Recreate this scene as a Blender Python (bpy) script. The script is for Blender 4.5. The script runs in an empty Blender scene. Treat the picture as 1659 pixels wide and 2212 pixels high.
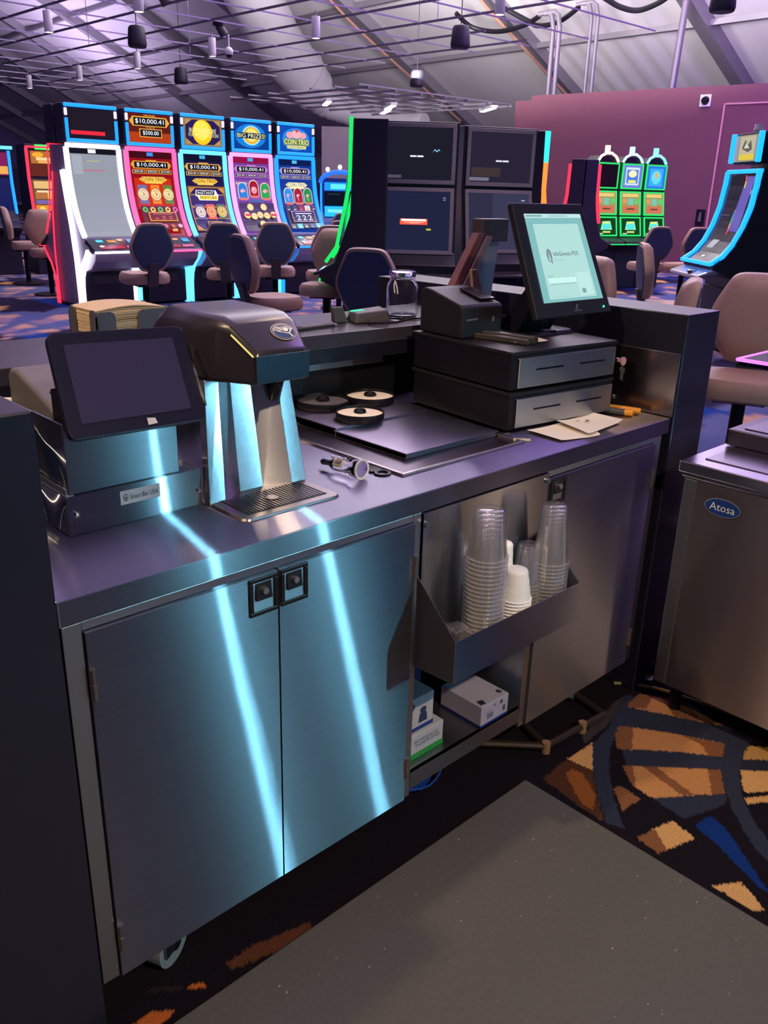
import bpy, math, random
import numpy as np
from mathutils import Vector, Matrix
random.seed(7)
SC = bpy.context.scene
COL = SC.collection
R = math.radians
PI = math.pi

# ------------------------------------------------------------ camera
cam = bpy.data.cameras.new('camera')
cam.sensor_fit = 'VERTICAL'
cam.sensor_height = 24.0
cam.lens = 1842.0 / 2212.0 * 24.0
cam.clip_start, cam.clip_end = 0.05, 200
camo = bpy.data.objects.new('camera', cam)
COL.objects.link(camo)
camo.matrix_world = Matrix(((0.7260371, 0.2242983, -0.6500464, -0.43993),
                            (-0.6871604, 0.2725129, -0.6734592, -1.15442),
                            (0.0260903, 0.9356426, 0.3519833, 1.49686),
                            (0, 0, 0, 1)))
SC.camera = camo

# ------------------------------------------------------------ view, world
SC.view_settings.view_transform = 'Standard'
SC.view_settings.look = 'None'
SC.view_settings.exposure = 0.30
SC.view_settings.gamma = 1.0
SC.view_settings.use_curve_mapping = False
SC.cycles.transparent_max_bounces = 64
W = bpy.data.worlds.new('world'); SC.world = W; W.use_nodes = True
bg = W.node_tree.nodes['Background']
bg.inputs[0].default_value = (0.16, 0.12, 0.42, 1)
bg.inputs[1].default_value = 0.10

def lamp(name, kind, loc, energy, col, target=None, size=0.1, spot=None, blend=0.5, parent=None):
    l = bpy.data.lights.new(name, kind); l.energy = energy; l.color = col
    if kind == 'AREA': l.shape = 'RECTANGLE'; l.size, l.size_y = (size if isinstance(size, tuple) else (size, size))
    elif kind in ('SPOT', 'POINT'): l.shadow_soft_size = size
    if kind == 'SPOT': l.spot_size = R(spot); l.spot_blend = blend
    o = bpy.data.objects.new(name, l); COL.objects.link(o); o.location = loc
    if target is not None:
        o.rotation_euler = (Vector(target) - Vector(loc)).to_track_quat('-Z', 'Y').to_euler()
    if parent: o.parent = parent; o.location = Vector(loc) - parent.location
    return o

# unseen area lights washing the roof, and a fill added over the hall
lamp('roof_wash_white', 'AREA', (11.5, 12.0, 4.9), 1500, (1.0, 0.93, 0.90), (13.0, 12.6, 9), (1.2, 6.0))
lamp('roof_wash_centre', 'AREA', (12.5, 7.5, 4.9), 950, (0.95, 0.85, 0.95), (14.0, 8.3, 9), (1.2, 5.0))
lamp('roof_wash_purple', 'AREA', (12.0, 1.0, 4.9), 850, (0.46, 0.18, 1.0), (15.5, 3.2, 7), (1.2, 4.0))
lamp('roof_wash_left', 'AREA', (7.5, 18.0, 4.8), 420, (0.74, 0.58, 1.0), (7.6, 18.8, 9), (1.5, 9.0))
lamp('roof_wash_far', 'AREA', (14.0, 33.0, 4.0), 560, (0.78, 0.62, 1.0), (14.5, 33.5, 9), (2.0, 10.0))  # added to lift the dark far end of the roof
lamp('hall_light', 'AREA', (6.5, 5.5, 6.2), 380, (0.66, 0.46, 1.0), (6.5, 5.5, 0), (15.0, 15.0))
lamp('bar_pendant_light_right', 'SPOT', (2.3, 1.3, 3.3), 18, (1.0, 0.72, 0.46), (1.5, 0.2, 0.9), 0.06, 62, 0.8)  # weak fill added for the drawers and paper, no pendant hangs here
lamp('bar_pendant_light_left', 'SPOT', (-1.1, 0.5, 3.3), 190, (1.0, 0.72, 0.46), (0.45, 0.8, 1.15), 0.06, 60, 0.8)
lamp('aisle_pendant_light', 'SPOT', (0.10, -2.9, 3.3), 360, (1.0, 0.76, 0.54), (0.9, -0.5, 0.0), 0.06, 62, 0.9)

lamp('corner_pendant_light', 'SPOT', (3.2, -0.2, 3.5), 90, (1.0, 0.60, 0.52), (4.1, 0.8, 0.9), 0.05, 60, 0.8)  # added to warm the big chair at the right, no pendant here

# ------------------------------------------------------------ helpers
def lin(c):
    return tuple(x / 12.92 if x <= 0.04045 else ((x + 0.055) / 1.055) ** 2.4 for x in c)
def hx(s):
    return tuple(int(s[i:i + 2], 16) / 255 for i in (0, 2, 4))

MATS = {}
def mat(name, col=None, rough=0.5, metal=0.0, emit=None, es=1.0, aniso=0.0, tangent=None, noise=0, nscale=40,
        bump=0.0, bscale=60, stretch=(1, 1, 1), trans=0.0, ior=1.45, alpha=1.0, spec=0.5, attr=False, coat=0.0):
    if name in MATS: return MATS[name]
    m = bpy.data.materials.new(name); m.use_nodes = True
    nt = m.node_tree; p = nt.nodes['Principled BSDF']
    c = lin(hx(col)) if isinstance(col, str) else (col or (0.5, 0.5, 0.5))
    p.inputs['Base Color'].default_value = (*c, 1)
    p.inputs['Roughness'].default_value = rough
    p.inputs['Metallic'].default_value = metal
    p.inputs['Specular IOR Level'].default_value = spec
    p.inputs['IOR'].default_value = ior
    p.inputs['Transmission Weight'].default_value = trans
    p.inputs['Alpha'].default_value = alpha
    p.inputs['Coat Weight'].default_value = coat
    if attr:
        a = nt.nodes.new('ShaderNodeAttribute'); a.attribute_name = 'Col'
        if emit: nt.links.new(a.outputs[0], p.inputs['Emission Color']); p.inputs['Emission Strength'].default_value = es
        else: nt.links.new(a.outputs[0], p.inputs['Base Color'])
    elif emit:
        p.inputs['Emission Color'].default_value = (*lin(hx(emit)), 1); p.inputs['Emission Strength'].default_value = es
    if noise or bump:
        tc = nt.nodes.new('ShaderNodeTexCoord'); mp = nt.nodes.new('ShaderNodeMapping')
        mp.inputs['Scale'].default_value = stretch
        nt.links.new(tc.outputs['Object'], mp.inputs[0])
    if noise:
        n = nt.nodes.new('ShaderNodeTexNoise'); n.inputs['Scale'].default_value = nscale; n.inputs['Detail'].default_value = 4
        nt.links.new(mp.outputs[0], n.inputs[0])
        mr = nt.nodes.new('ShaderNodeMapRange'); mr.inputs['To Min'].default_value = 1 - noise; mr.inputs['To Max'].default_value = 1 + noise
        nt.links.new(n.outputs[0], mr.inputs[0])
        mx = nt.nodes.new('ShaderNodeMix'); mx.data_type = 'RGBA'; mx.blend_type = 'MULTIPLY'; mx.inputs[0].default_value = 1
        if attr and not emit: nt.links.new(a.outputs[0], mx.inputs[6])
        else: mx.inputs[6].default_value = (*c, 1)
        nt.links.new(mr.outputs[0], mx.inputs[7]); nt.links.new(mx.outputs[2], p.inputs['Base Color'])
    if bump:
        n = nt.nodes.new('ShaderNodeTexNoise'); n.inputs['Scale'].default_value = bscale; n.inputs['Detail'].default_value = 3
        nt.links.new(mp.outputs[0], n.inputs[0])
        b = nt.nodes.new('ShaderNodeBump'); b.inputs['Strength'].default_value = bump; b.inputs['Distance'].default_value = 0.01
        nt.links.new(n.outputs[0], b.inputs['Height']); nt.links.new(b.outputs[0], p.inputs['Normal'])
    if aniso:
        p.inputs['Anisotropic'].default_value = aniso
        v = nt.nodes.new('ShaderNodeCombineXYZ')
        for i in range(3): v.inputs[i].default_value = tangent[i]
        nt.links.new(v.outputs[0], p.inputs['Tangent'])
    MATS[name] = m
    return m

def brushed(name, col, r, an, tangent, r2=None, mixf=0.35, an2=0.55, wob=0.0):
    """metal with a sharp streak along one direction and a softer lobe"""
    if name in MATS: return MATS[name]
    m = bpy.data.materials.new(name); m.use_nodes = True; nt = m.node_tree; nt.nodes.remove(nt.nodes['Principled BSDF'])
    out = nt.nodes['Material Output']
    v = nt.nodes.new('ShaderNodeCombineXYZ')
    for i in range(3): v.inputs[i].default_value = tangent[i]
    tc = nt.nodes.new('ShaderNodeTexCoord'); mp = nt.nodes.new('ShaderNodeMapping'); mp.inputs['Scale'].default_value = [3 if t else 260 for t in tangent]
    nt.links.new(tc.outputs['Object'], mp.inputs[0]); n = nt.nodes.new('ShaderNodeTexNoise'); n.inputs['Scale'].default_value = 1.0; n.inputs['Detail'].default_value = 3
    nt.links.new(mp.outputs[0], n.inputs[0]); mr = nt.nodes.new('ShaderNodeMapRange'); mr.inputs['To Min'].default_value = .90; mr.inputs['To Max'].default_value = 1.10; nt.links.new(n.outputs[0], mr.inputs[0])
    mx = nt.nodes.new('ShaderNodeMix'); mx.data_type = 'RGBA'; mx.blend_type = 'MULTIPLY'; mx.inputs[0].default_value = 1; mx.inputs[6].default_value = (*col, 1); nt.links.new(mr.outputs[0], mx.inputs[7])
    sh = []
    bn = None
    if wob:
        nn_ = nt.nodes.new('ShaderNodeTexNoise'); nn_.inputs['Scale'].default_value = 3.0; nn_.inputs['Detail'].default_value = 1; nt.links.new(tc.outputs['Object'], nn_.inputs[0])
        bn = nt.nodes.new('ShaderNodeBump'); bn.inputs['Strength'].default_value = 1.0; bn.inputs['Distance'].default_value = wob; nt.links.new(nn_.outputs[0], bn.inputs['Height'])
    for rr_, a_ in ((r, an), (r2 or r * 1.3, an2)):
        g = nt.nodes.new('ShaderNodeBsdfAnisotropic'); g.inputs['Roughness'].default_value = rr_; g.inputs['Anisotropy'].default_value = a_
        nt.links.new(mx.outputs[2], g.inputs['Color']); nt.links.new(v.outputs[0], g.inputs['Tangent']); sh.append(g)
        if bn: nt.links.new(bn.outputs[0], g.inputs['Normal'])
    ms = nt.nodes.new('ShaderNodeMixShader'); ms.inputs[0].default_value = mixf
    nt.links.new(sh[0].outputs[0], ms.inputs[1]); nt.links.new(sh[1].outputs[0], ms.inputs[2]); nt.links.new(ms.outputs[0], out.inputs[0])
    MATS[name] = m; return m

def film(name, col, op, rough):
    """thin clear plastic film: mostly see-through, glossy, slightly milky"""
    m = bpy.data.materials.new(name); m.use_nodes = True; nt = m.node_tree; nt.nodes.remove(nt.nodes['Principled BSDF'])
    out = nt.nodes['Material Output']; lw = nt.nodes.new('ShaderNodeLayerWeight'); lw.inputs[0].default_value = .35
    t = nt.nodes.new('ShaderNodeBsdfTransparent'); g = nt.nodes.new('ShaderNodeBsdfAnisotropic'); g.inputs['Roughness'].default_value = rough; g.inputs['Color'].default_value = (.95, .95, .95, 1)
    d = nt.nodes.new('ShaderNodeBsdfDiffuse'); d.inputs[0].default_value = (*col, 1)
    mr = nt.nodes.new('ShaderNodeMapRange'); mr.inputs['To Min'].default_value = .06; mr.inputs['To Max'].default_value = .55; nt.links.new(lw.outputs['Facing'], mr.inputs[0])
    a = nt.nodes.new('ShaderNodeMixShader'); nt.links.new(mr.outputs[0], a.inputs[0]); nt.links.new(t.outputs[0], a.inputs[1]); nt.links.new(g.outputs[0], a.inputs[2])
    b_ = nt.nodes.new('ShaderNodeMixShader'); b_.inputs[0].default_value = op; nt.links.new(a.outputs[0], b_.inputs[1]); nt.links.new(d.outputs[0], b_.inputs[2]); nt.links.new(b_.outputs[0], out.inputs[0])
    MATS[name] = m; return m

class B:
    """collects faces for one mesh"""
    def __init__(s): s.v = []; s.f = []; s.c = []
    def add(s, vs, fs, col=None):
        n = len(s.v); s.v += [tuple(p) for p in vs]; s.f += [tuple(i + n for i in f) for f in fs]
        s.c += [col] * len(fs); return s
    def hexa(s, a, b):
        """two quads (same winding) joined into a solid"""
        return s.add(list(a) + list(b), [(3, 2, 1, 0), (4, 5, 6, 7), (0, 1, 5, 4), (1, 2, 6, 5), (2, 3, 7, 6), (3, 0, 4, 7)])
    def box(s, x0, x1, y0, y1, z0, z1):
        return s.hexa([(x0, y0, z0), (x1, y0, z0), (x1, y1, z0), (x0, y1, z0)], [(x0, y0, z1), (x1, y0, z1), (x1, y1, z1), (x0, y1, z1)])
    def obox(s, c, d, rz=0.0, rx=0.0):
        """box of size d centred at c turned by rz about z after rx about x"""
        m = Matrix.Rotation(rz, 3, 'Z') @ Matrix.Rotation(rx, 3, 'X'); c = Vector(c)
        q = [c + m @ Vector((sx * d[0] / 2, sy * d[1] / 2, sz * d[2] / 2)) for sz in (-1, 1) for sx, sy in ((-1, -1), (1, -1), (1, 1), (-1, 1))]
        return s.hexa(q[:4], q[4:])
    def prism(s, pts, ax, a, b):
        """2d outline pushed along an axis: ax x -> (y,z), y -> (x,z), z -> (x,y)"""
        n = len(pts)
        g = {'x': lambda p, t: (t, p[0], p[1]), 'y': lambda p, t: (p[0], t, p[1]), 'z': lambda p, t: (p[0], p[1], t)}[ax]
        return s.add([g(p, a) for p in pts] + [g(p, b) for p in pts],
                     [tuple(range(n))[::-1], tuple(range(n, 2 * n))] + [(i, (i + 1) % n, n + (i + 1) % n, n + i) for i in range(n)])
    def loft(s, rings, cap=True, closed=True):
        n = len(rings[0]); vs = [p for r in rings for p in r]; fs = []
        for k in range(len(rings) - 1):
            for i in range(n if closed else n - 1):
                j = (i + 1) % n; fs.append((k * n + i, k * n + j, (k + 1) * n + j, (k + 1) * n + i))
        if cap: fs += [tuple(range(n))[::-1], tuple(range((len(rings) - 1) * n, len(rings) * n))]
        return s.add(vs, fs)
    def cyl(s, p, q, r, r2=None, n=16, cap=True):
        p, q = Vector(p), Vector(q); r2 = r if r2 is None else r2
        d = (q - p).normalized(); u = d.orthogonal().normalized(); w = d.cross(u)
        ring = lambda c, rr: [c + u * math.cos(2 * PI * i / n) * rr + w * math.sin(2 * PI * i / n) * rr for i in range(n)]
        return s.loft([ring(p, r), ring(q, r2)], cap)
    def tube(s, path, r, n=8):
        P = [Vector(p) for p in path]; rings = []; u = None
        for i, p in enumerate(P):
            d = (P[min(i + 1, len(P) - 1)] - P[max(i - 1, 0)]).normalized()
            u = d.orthogonal().normalized() if u is None else (u - d * u.dot(d)).normalized()
            w = d.cross(u)
            rings.append([p + u * math.cos(2 * PI * k / n) * r + w * math.sin(2 * PI * k / n) * r for k in range(n)])
        return s.loft(rings)
    def strip(s, path, wx, t):
        """flat bar along a (y,z) path at x range wx, thickness t"""
        P = [Vector((0, p[0], p[1])) for p in path]; rings = []
        for i, p in enumerate(P):
            d = (P[min(i + 1, len(P) - 1)] - P[max(i - 1, 0)]).normalized(); nrm = Vector((0, d.z, -d.y)) * t / 2
            rings.append([(wx[0], *(p + nrm)[1:]), (wx[1], *(p + nrm)[1:]), (wx[1], *(p - nrm)[1:]), (wx[0], *(p - nrm)[1:])])
        return s.loft(rings)
    def lathe(s, prof, c=(0, 0, 0), n=24, cap=True):
        rings = [[(c[0] + r * math.cos(2 * PI * i / n), c[1] + r * math.sin(2 * PI * i / n), c[2] + z) for i in range(n)] for r, z in prof]
        return s.loft(rings, cap)
    def ell(s, c, rad, n=14, m=8):
        rings = [[(c[0] + rad[0] * math.sin(PI * (k + .02) / (m + .04)) * math.cos(2 * PI * i / n), c[1] + rad[1] * math.sin(PI * (k + .02) / (m + .04)) * math.sin(2 * PI * i / n),
                   c[2] - rad[2] * math.cos(PI * (k + .02) / (m + .04))) for i in range(n)] for k in range(m + 1)]
        return s.loft(rings)

def root(o):
    while o.parent: o = o.parent
    return o

def part(name, b, m, parent=None, smooth=False, bevel=0.0, label=None, loc=None, kind=None, seg=2):
    me = bpy.data.meshes.new(name)
    off = Vector((0, 0, 0))
    if parent is not None: off = root(parent).location.copy()
    elif loc is not None: off = Vector(loc)
    me.from_pydata([tuple(Vector(p) - off) for p in b.v], [], b.f)
    if any(c is not None for c in b.c):
        a = me.color_attributes.new('Col', 'FLOAT_COLOR', 'CORNER')
        cols = []
        for f, c in zip(b.f, b.c): cols += [*(c or (0, 0, 0)), 1.0] * len(f)
        a.data.foreach_set('color', cols)
    if smooth:
        me.polygons.foreach_set('use_smooth', [True] * len(me.polygons)); me.set_sharp_from_angle(angle=R(42))
    me.update()
    o = bpy.data.objects.new(name, me); COL.objects.link(o)
    for mm in (m if isinstance(m, (list, tuple)) else [m]): me.materials.append(mm)
    if parent is not None: o.parent = parent
    elif loc is not None: o.location = loc
    if bevel:
        bv = o.modifiers.new('bevel', 'BEVEL'); bv.width = bevel; bv.segments = seg; bv.limit_method = 'ANGLE'; bv.angle_limit = R(38)
    if label: o['label'] = label
    if kind: o['kind'] = kind
    return o

def thing(name, label, cat, loc=(0, 0, 0), group=None):
    o = bpy.data.objects.new(name, None); COL.objects.link(o); o.empty_display_size = 0.05
    o.location = loc; o['label'] = label; o['category'] = cat
    if group: o['group'] = group
    return o

def tag(o, label, cat, group=None):
    o['label'] = label; o['category'] = cat
    if group: o['group'] = group
    return o

def dup(src, loc, rz=0.0, label=None, group=None, scale=None):
    def cp(o, par):
        c = o.copy(); COL.objects.link(c); c.parent = par
        for ch in [x for x in ALLCH.get(o.name, [])]: cp(ch, c)
        return c
    global ALLCH
    ALLCH = {}
    for x in bpy.data.objects:
        if x.parent: ALLCH.setdefault(x.parent.name, []).append(x)
    r = cp(src, None); r.location = loc; r.rotation_euler = (0, 0, rz)
    if scale: r.scale = scale
    if label: r['label'] = label
    if group: r['group'] = group
    return r

# ---- flat print and lit pictures: coloured polygons laid on a surface
TXT = {}
def text_mesh(t):
    if t not in TXT:
        c = bpy.data.curves.new('t', 'FONT'); c.body = t; c.resolution_u = 2
        o = bpy.data.objects.new('t', c); me = bpy.data.meshes.new_from_object(o)
        vs = [tuple(v.co) for v in me.vertices]; fs = [tuple(p.vertices) for p in me.polygons]
        bpy.data.objects.remove(o); bpy.data.meshes.remove(me)
        x0, x1 = min(v[0] for v in vs), max(v[0] for v in vs); y0, y1 = min(v[1] for v in vs), max(v[1] for v in vs)
        TXT[t] = ([((v[0] - x0) / (x1 - x0), (v[1] - y0) / max(y1 - y0, 1e-6)) for v in vs], fs)
    return TXT[t]

def art(name, items, fn, m, parent, rows=1, lift=0.0006, label=None):
    """items in 0..1 picture space on the surface fn(u, v, height)"""
    b = B()
    for k, it in enumerate(items):
        h = lift * (k + 1); c = lin(hx(it[1])); kd = it[0]
        if kd == 'r':
            x0, y0, x1, y1 = it[2:6]; n = max(1, int(round(rows * abs(y1 - y0))))
            vs = []
            for i in range(n + 1):
                y = y0 + (y1 - y0) * i / n; vs += [fn(x0, y, h), fn(x1, y, h)]
            b.add(vs, [(2 * i, 2 * i + 1, 2 * i + 3, 2 * i + 2) for i in range(n)], c)
        elif kd == 'e':
            cx, cy, rx, ry = it[2:6]; n = 20
            b.add([fn(cx + rx * math.cos(2 * PI * i / n), cy + ry * math.sin(2 * PI * i / n), h) for i in range(n)], [tuple(range(n))], c)
        elif kd == 'p':
            b.add([fn(x, y, h) for x, y in it[2]], [tuple(range(len(it[2])))], c)
        elif kd == 't':
            vs, fs = text_mesh(it[6]); x0, y0, x1, y1 = it[2:6]
            b.add([fn(x0 + (x1 - x0) * u, y0 + (y1 - y0) * v, h) for u, v in vs], fs, c)
    return part(name, b, m, parent, label=label)

def plane_map(o, ux, uy):
    o, ux, uy = Vector(o), Vector(ux), Vector(uy); n = ux.cross(uy).normalized()
    return lambda u, v, h: o + ux * u + uy * v + n * h

def path_map(path, x0, x1):
    """surface swept in x along a (y,z) path from bottom to top"""
    P = [Vector((0, *p)) for p in path]; L = [0]
    for i in range(len(P) - 1): L.append(L[-1] + (P[i + 1] - P[i]).length)
    def fn(u, v, h):
        s = min(max(v, 0), 1) * L[-1]; i = 0
        while i < len(P) - 2 and s > L[i + 1]: i += 1
        d = (P[i + 1] - P[i]).normalized(); q = P[i] + d * (s - L[i])
        return Vector((x0 + (x1 - x0) * u, q.y, q.z)) + Vector((0, -d.z, d.y)) * h
    return fn

# ------------------------------------------------------------ materials
steel = brushed('brushed_steel', (0.44, 0.465, 0.50), 0.24, 0.96, (1, 0, 0), r2=.36, mixf=.55, an2=.74, wob=.0004)
steel_top = brushed('brushed_steel_top', (0.46, 0.46, 0.51), 0.20, 0.95, (1, 0, 0), an2=.8, mixf=.3, wob=.0005)
steel_side = mat('brushed_steel_side', (0.50, 0.50, 0.52), 0.34, 1.0, noise=0.06, nscale=9, stretch=(1, 1, 30))
steel_pol = brushed('polished_steel', (0.60, 0.61, 0.63), 0.20, 0.75, (1, 0, 0), wob=.0008)
chrome = mat('chrome', (0.75, 0.75, 0.76), 0.12, 1.0)
dsteel = mat('dull_steel', (0.32, 0.31, 0.34), 0.4, 1.0)
black = mat('black_plastic', (0.007, 0.006, 0.011), 0.42, spec=.25)
blackg = mat('black_gloss', (0.008, 0.008, 0.012), 0.12)
navy = mat('dark_navy_laminate', (0.012, 0.012, 0.024), 0.30, spec=.8, noise=0.2, nscale=20)
navytop = mat('dark_laminate_top', (0.05, 0.045, 0.06), 0.22, spec=.9, noise=0.15, nscale=60)
dgrey = mat('dark_grey_plastic', (0.06, 0.055, 0.062), 0.5)
mgrey = mat('grey_plastic', (0.13, 0.12, 0.13), 0.5)
white = mat('white_plastic', (0.75, 0.74, 0.72), 0.4)
paper = mat('paper', (0.80, 0.74, 0.66), 0.8, noise=0.05, nscale=30)
kraft = mat('kraft_paper', (0.66, 0.50, 0.30), 0.85, noise=0.12, nscale=50)
prnt = mat('print', None, 0.5, attr=True)
scr = mat('lit_screen', (0, 0, 0), 0.15, emit='ffffff', es=1.0, attr=True)
scrdim = mat('dim_screen', (0.002, 0.002, 0.003), 0.08, emit='ffffff', es=1.0, attr=True)
clear = mat('clear_plastic', (0.95, 0.95, 0.95), 0.06, trans=1.0, ior=1.12)
glass = mat('glass', (0.95, 0.97, 0.98), 0.02, trans=1.0, ior=1.45)
salt = mat('white_salt', (0.92, 0.84, 0.68), 0.9, noise=0.08, nscale=300, bump=0.3, bscale=400)
foam = mat('white_foam', (0.82, 0.80, 0.78), 0.6)
leather = mat('tan_leather', (0.42, 0.28, 0.20), 0.42, noise=0.08, nscale=30)
shell = mat('navy_chair_shell', (0.04, 0.06, 0.12), 0.40)
rubber = mat('grey_rubber_mat', (0.085, 0.080, 0.072), 0.75, noise=0.18, nscale=90, bump=0.15, bscale=220)
def neon(name, col, es): return mat('neon_' + name, (0.02, 0.02, 0.02), 0.4, emit=col, es=es)
n_blue = neon('blue', '1480ff', 1.7); n_cyan = neon('cyan', '58bcff', 1.8); n_white = neon('white', 'f0eaff', 3.0)
n_red = neon('red', 'ff2a45', 1.6); n_pink = neon('pink', 'ff86c8', 1.8); n_green = neon('green', '14e060', 1.0)
n_hot = neon('hot_pink', 'ff4f86', 1.9); n_violet = neon('violet', 'd070ff', 1.6)
CARPET = [('3a3536',[(1.488, -0.03),(1.734, 0.001),(1.776, -0.003),(1.581, -0.056),(1.453, -0.063),(1.479, -0.041)]),('2c3142',[(1.779, -0.001),(1.833, -0.148),(1.858, -0.318),(1.651, -0.392),(1.516, -0.466),(1.376, -0.421),(1.387, -0.323),(1.433, -0.224),(1.601, -0.073)]),('b88252',[(1.819, -0.025),(1.85, -0.09),(1.866, -0.187),(1.853, -0.296),(1.821, -0.238),(1.78, -0.158),(1.718, -0.035)]),('b88252',[(1.605, -0.068),(1.636, -0.113),(1.696, -0.204),(1.771, -0.338),(1.705, -0.364),(1.673, -0.323),(1.599, -0.232),(1.506, -0.138)]),('b88252',[(1.45, -0.192),(1.529, -0.272),(1.642, -0.388),(1.552, -0.443),(1.462, -0.376),(1.388, -0.322),(1.394, -0.256)]),('7c5236',[(1.819, -0.025),(1.833, -0.064),(1.752, -0.087),(1.718, -0.035)]),('7c5236',[(1.85, -0.09),(1.866, -0.187),(1.82, -0.238),(1.785, -0.167)]),('7c5236',[(1.71, -0.233),(1.771, -0.338),(1.705, -0.364),(1.68, -0.332),(1.714, -0.293)]),('7c5236',[(1.605, -0.068),(1.636, -0.113),(1.532, -0.172),(1.506, -0.138)]),('7c5236',[(1.49, -0.233),(1.517, -0.261),(1.485, -0.391),(1.459, -0.373)]),('7c5236',[(1.617, -0.364),(1.642, -0.388),(1.552, -0.443),(1.522, -0.422)]),('7c5236',[(1.45, -0.192),(1.47, -0.214),(1.394, -0.269),(1.394, -0.256)]),('c89a62',[(1.477, -0.076),(1.358, -0.071),(1.367, -0.149)]),('4d2f20',[(1.353, -0.07),(1.367, -0.149),(1.288, -0.213),(1.212, -0.286),(1.211, -0.232),(1.232, -0.078)]),('8a5026',[(1.328, -0.107),(1.336, -0.138),(1.282, -0.215),(1.229, -0.241),(1.224, -0.214),(1.298, -0.104)]),('7c5236',[(1.368, -0.236),(1.363, -0.302),(1.284, -0.294),(1.344, -0.232)]),('c89a62',[(1.348, -0.402),(1.334, -0.473),(1.214, -0.439),(1.224, -0.373)]),('7c5236',[(1.286, -0.389),(1.24, -0.446),(1.214, -0.439),(1.224, -0.373)]),('c89a62',[(1.277, -0.616),(1.261, -0.65),(1.234, -0.692),(1.214, -0.679),(1.214, -0.579)]),('102f6e',[(1.376, -0.449),(1.441, -0.461),(1.423, -0.511),(1.369, -0.58),(1.291, -0.683),(1.293, -0.656),(1.322, -0.588),(1.35, -0.525)]),('b08850',[(1.808, -0.384),(1.909, -0.505),(1.865, -0.522),(1.732, -0.405)]),('262a3a',[(1.732, -0.405),(1.865, -0.522),(1.813, -0.543),(1.682, -0.427)]),('c89a62',[(1.682, -0.427),(1.806, -0.546),(1.726, -0.578),(1.596, -0.478)]),('c89a62',[(1.577, -0.487),(1.711, -0.584),(1.688, -0.593),(1.556, -0.503)]),('2c3142',[(1.472, -0.08),(1.588, -0.062),(1.741, -0.005),(1.782, -0.02),(1.61, -0.081),(1.48, -0.131),(1.392, -0.187),(1.302, -0.262),(1.228, -0.337),(1.211, -0.295),(1.29, -0.214),(1.383, -0.139)]),('2c3142',[(1.838, -0.319),(1.847, -0.383),(1.749, -0.403),(1.667, -0.431),(1.571, -0.486),(1.502, -0.548),(1.441, -0.632),(1.375, -0.66),(1.413, -0.588),(1.505, -0.487),(1.595, -0.416),(1.691, -0.369)]),('b8622c',[(0.161, 0.002),(0.184, 0.003),(0.198, -0.012),(0.195, -0.022)]),('b8622c',[(0.042, -0.0),(0.086, 0.004),(0.129, -0.027),(0.068, -0.039)]),('5a3524',[(0.258, -0.001),(0.324, -0.001),(0.455, -0.034),(0.427, -0.069),(0.255, -0.021)]),('2a2328',[(0.096, 0.049),(0.126, 0.043),(0.159, 0.014),(0.159, 0.004)])]

def inpoly(px, py, poly):
    n = len(poly); r = np.zeros(px.shape, bool)
    for i in range(n):
        x0, y0 = poly[i]; x1, y1 = poly[i - 1]
        c = ((y0 > py) != (y1 > py)) & (px < (x1 - x0) * (py - y0) / (y1 - y0 + 1e-12) + x0)
        r ^= c
    return r

def carpet_far(x, y):
    """fan motif carpet: arcs of striped fans between slate ribbons, 2.6 m repeat"""
    def c(s): return np.array(lin(hx(s)))
    out = np.tile(c('2a2440'), x.shape + (1,)).astype(float)
    yy = y + 0.35 * np.sin(x * 1.1); rep = 2.6
    row = np.floor(yy / rep); xs = x + (row % 2) * rep / 2
    gx = (xs % rep) - rep / 2; gy = (yy % rep) - 0.2
    r = np.hypot(gx, gy); a = np.arctan2(gy, gx)
    fan = (r < 1.55) & (r > 0.25); spoke = np.floor((a + 4) * 11 / PI).astype(int) % 2
    band = np.floor(r / 0.32).astype(int) % 2
    out[fan & (spoke == 0)] = c('56608c')
    out[fan & (spoke == 1) & (band == 0)] = c('c49a84')
    out[fan & (spoke == 1) & (band == 1)] = c('94788c')
    ring = (abs(r - 1.62) < 0.10) | (abs(r - 0.9) < 0.06); out[ring] = c('5c668e')
    d = (abs(gx - 0.9) + abs(gy - 1.9) < 0.28); out[d] = c('c89a62')
    bl = (abs(gx + 0.8) < 0.16) & (abs(gy - 1.9) < 0.5); out[bl] = c('16408c')
    return out

def floor_grid(x0, x1, y0, y1, st, z, fn):
    nx, ny = int(round((x1 - x0) / st)) + 1, int(round((y1 - y0) / st)) + 1
    X, Y = np.meshgrid(np.linspace(x0, x1, nx), np.linspace(y0, y1, ny))
    V = np.stack([X.ravel(), Y.ravel(), np.full(X.size, z)], 1)
    i = np.arange(nx * ny).reshape(ny, nx)
    F = np.stack([i[:-1, :-1], i[:-1, 1:], i[1:, 1:], i[1:, :-1]], -1).reshape(-1, 4)
    return V, F, fn(X.ravel(), Y.ravel())

def carpet_near(x, y):
    out = np.tile(np.array(lin(hx('17121a'))), x.shape + (1,)).astype(float)
    rng = np.random.default_rng(3); jx = rng.normal(0, .0012, x.shape); jy = rng.normal(0, .0012, x.shape)
    for c, p in CARPET: out[inpoly(x + jx, y + jy, p)] = lin(hx(c))
    return out

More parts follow.
